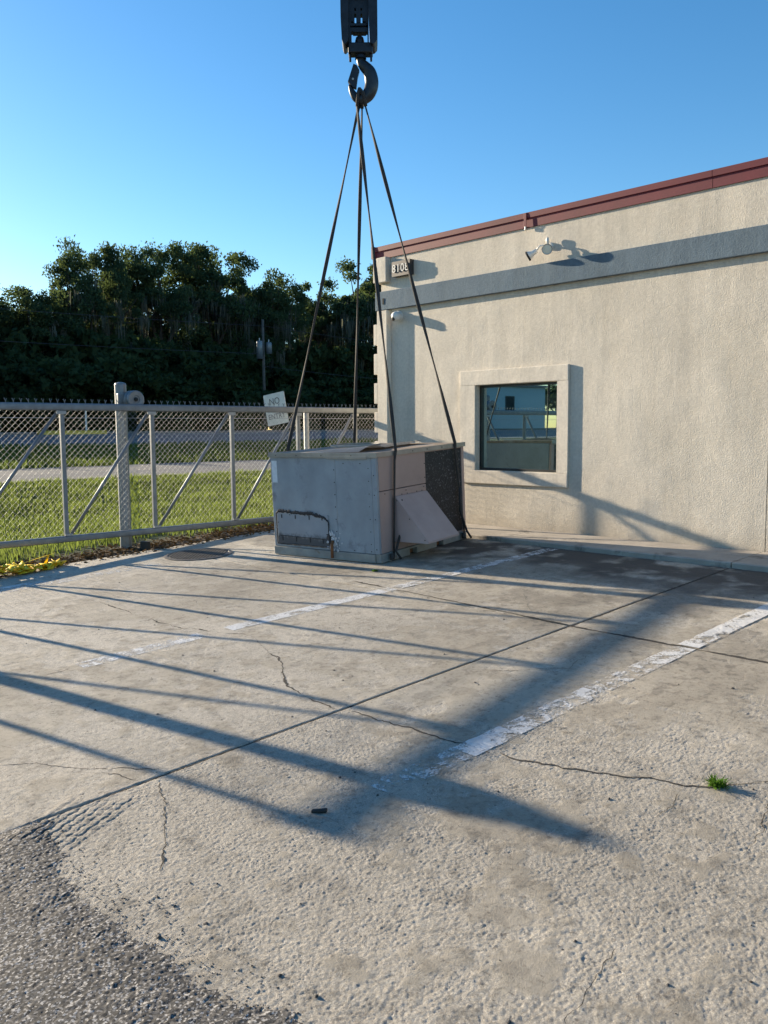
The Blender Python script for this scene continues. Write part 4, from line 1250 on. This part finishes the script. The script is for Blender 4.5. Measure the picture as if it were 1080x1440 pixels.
PROTO = []
for s, (H, Wd, nc, pe) in enumerate([(12.5, 9.5, 125, 250), (12.5, 10.5, 130, 250), (11.0, 9.0, 110, 250), (11.5, 7.5, 95, 250)]):
    cm, C, lb = crown_mesh(30 + s, H, Wd, nc, .125, pe); cm.materials.append(MAT['leaf_oak'])
    mm = moss_mesh(60 + s, C, H, 75); mm.materials.append(MAT['moss'])
    PROTO.append((H, cm, mm, limbs_mesh(90 + s, H, lb)))
def tree(name, proto, x, y, h, rz, label, group, sx=1.0, cat='tree'):
    H, cm, mm, tm = proto
    z = float(tz(np.array([x]), np.array([y]))[0])
    t = empty(name, (x, y, z)); k = h / H
    t.rotation_euler = (0, 0, rz); t.scale = (k * sx, k * sx, k)
    for n, me in (('trunk', tm), ('crown', cm), ('moss', mm)):
        if me is not None:
            o = bpy.data.objects.new(n, me); link(o); o.parent = t
            if n == 'moss': o['kind'] = 'stuff'
    tag(t, label, cat, group)
    return t

rg = random.Random(77)
GT = 'oaks beyond the road'
oaks = [  # azimuth, tan of top, extra depth, proto, width, label
    (79.0, .140, 3, 1, 1.0, 'oak outside the left edge of the photo, leftmost of the row'),
    (72.3, .168, 2, 1, .75, 'oak just cut by the left edge of the photo'),
    (68.3, .140, 1, 2, 1.1, 'lower rounded oak at the far left of the row'),
    (64.6, .188, 1, 0, .70, 'tall oak with bright left edge, left of the gate post'),
    (60.4, .190, 2, 1, .80, 'mossy oak with sky gaps, right above the gate roller'),
    (57.3, .188, 3, 0, .88, 'broad dark oak midway between gate roller and sign'),
    (55.2, .145, 5, 3, .9, 'narrow oak behind the utility pole'),
    (53.3, .160, 2, 2, .80, 'oak with hanging moss above the tilted sign'),
    (50.3, .150, 3, 3, .9, 'slim oak crossed by the left sling leg'),
    (48.0, .172, 2, 3, .95, 'oak with upright boughs beside the building corner'),
    (45.2, .178, 1, 0, .8, 'oak half hidden behind the building corner'),
    (41.0, .165, 3, 2, 1.0, 'oak hidden behind the stucco building'),
    (139.5, .050, 12, 2, 1.6, 'low oak beyond the warehouse, seen only in the window reflection'),
    (141.5, .055, 12, 1, 1.6, 'wide oak beyond the warehouse end, seen only in the window reflection'),
]
for az, tn, dd, pr, sx, lb in oaks:
    y = 50.5 + dd; r = y / math.sin(R(az)); x = r * math.cos(R(az))
    z = 1.6; h = 1.65 + tn * 1.11 * r - z
    tree('oak_tree', PROTO[pr], x, y, h, rg.uniform(0, 6.28), lb, GT, sx)
# the thicket that closes the view under and behind the crowns: one dark mass
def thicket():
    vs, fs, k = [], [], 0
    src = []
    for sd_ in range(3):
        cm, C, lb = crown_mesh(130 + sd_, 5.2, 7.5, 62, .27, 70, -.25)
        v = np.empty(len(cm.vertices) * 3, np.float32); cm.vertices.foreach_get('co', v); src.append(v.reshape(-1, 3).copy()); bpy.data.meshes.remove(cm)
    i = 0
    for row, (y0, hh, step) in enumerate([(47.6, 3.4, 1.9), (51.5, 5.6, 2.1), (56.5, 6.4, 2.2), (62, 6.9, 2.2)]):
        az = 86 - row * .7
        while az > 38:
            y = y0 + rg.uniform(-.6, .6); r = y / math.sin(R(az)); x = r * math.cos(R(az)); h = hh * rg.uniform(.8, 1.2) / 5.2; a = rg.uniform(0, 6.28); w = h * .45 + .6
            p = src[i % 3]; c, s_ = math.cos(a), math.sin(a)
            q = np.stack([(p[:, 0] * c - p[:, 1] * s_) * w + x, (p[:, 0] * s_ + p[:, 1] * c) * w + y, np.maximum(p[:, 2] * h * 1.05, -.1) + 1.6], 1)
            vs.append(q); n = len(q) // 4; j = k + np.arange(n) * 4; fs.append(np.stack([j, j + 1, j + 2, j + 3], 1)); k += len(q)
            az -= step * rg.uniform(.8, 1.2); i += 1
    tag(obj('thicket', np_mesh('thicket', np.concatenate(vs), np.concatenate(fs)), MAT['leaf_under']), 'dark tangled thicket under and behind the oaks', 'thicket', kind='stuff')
thicket()

# ------------------------------------------------------------------ utility pole and wires
def build_utilities():
    y = 46.3; x = y / math.tan(R(54.1)); z = 1.52
    root = empty('utility_pole', (x, y, z))
    obj('pole', tube(bmesh.new(), [(0, 0, -.5), (0, 0, 7.3)], [.11, .08], 10), MAT['utility_wood'], root, True)
    for dx, zz, h in ((-.38, 4.75, 1.15), (.36, 5.1, .75)):
        c = obj('transformer', lathe(bmesh.new(), [(0, 0), (.2, .02), (.2, h - .06), (.16, h), (0, h + .03)], (dx, -.12, zz), (0, 0, 1), 14), MAT['galv'], root, True)
        obj('bushing', tube(bmesh.new(), [(dx, -.12, zz + h), (dx, -.12, zz + h + .18)], .03, 6), MAT['white_enamel'], c)
    tag(root, 'dark utility pole with two grey transformers before the trees', 'utility pole')
    def wire(z0, z1, x0, x1, lab, sagv, yy):
        pts = []
        for i in range(25):
            t = i / 24; pts.append((x0 + (x1 - x0) * t, yy, z0 + (z1 - z0) * t - sagv * 4 * t * (1 - t)))
        o = obj('overhead_wire', tube(bmesh.new(), pts, .013, 5), MAT['rope'], None, True); tag(o, lab, 'wire', 'overhead wires')
    wire(8.5, 8.4, x - 55, x, 'upper overhead wire running left from the utility pole', .5, 46.2)
    wire(6.9, 6.6, x - 55, x, 'lower overhead wire running left from the utility pole', .4, 46.15)
    wire(8.4, 8.5, x, x + 45, 'upper overhead wire running right towards the building', .6, 46.2)
    wire(5.8, 6.6, x, x + 45, 'slack lower wire running right towards the building', .9, 46.15)
    # slim white marker post by the far kerb
    az = R(65.3); yy = 44.8; xx = yy / math.tan(az)
    b = tube(bmesh.new(), [(0, 0, 0), (0, 0, 1.45)], [.05, .05], 8); lathe(b, [(.06, 1.45), (.05, 1.5), (0, 1.52)], n=8)
    o = tag(obj('marker_post', b, MAT['white_enamel']), 'slim white post standing on the far verge of the road', 'post'); o.location = (xx, yy, 1.55)
build_utilities()

# ------------------------------------------------------------------ building across the road, seen mirrored in the window
def build_far():
    # stands left of the photograph's frame
    root = empty('metal_warehouse', (-40, 52, 1.5))
    def P(n, bm, mat, par=None): return obj(n, bm, mat, par or root)
    P('wall', B(-15.6, 14, 0, 16, -.5, 4.2), MAT['far_blue'])
    b = bmesh.new(); prism(b, [(-.3, 4.205), (16.3, 4.205), (16.3, 4.4), (8, 5.0), (-.3, 4.4)], 'x', -15.8, 14.2)
    P('roof', b, MAT['far_roof'])
    for x in (-9.8, -3, 4, 10):
        w = P('window', B(x - .7, x + .7, -.06, -.003, 1.7, 3.3, .02), MAT['frame_dark'])
        P('pane', B(x - .6, x + .6, -.075, -.062, 1.8, 3.2), MAT['dark_void'], w)
    tag(root, 'pale blue metal warehouse reflected in the tinted window', 'building')
build_far()
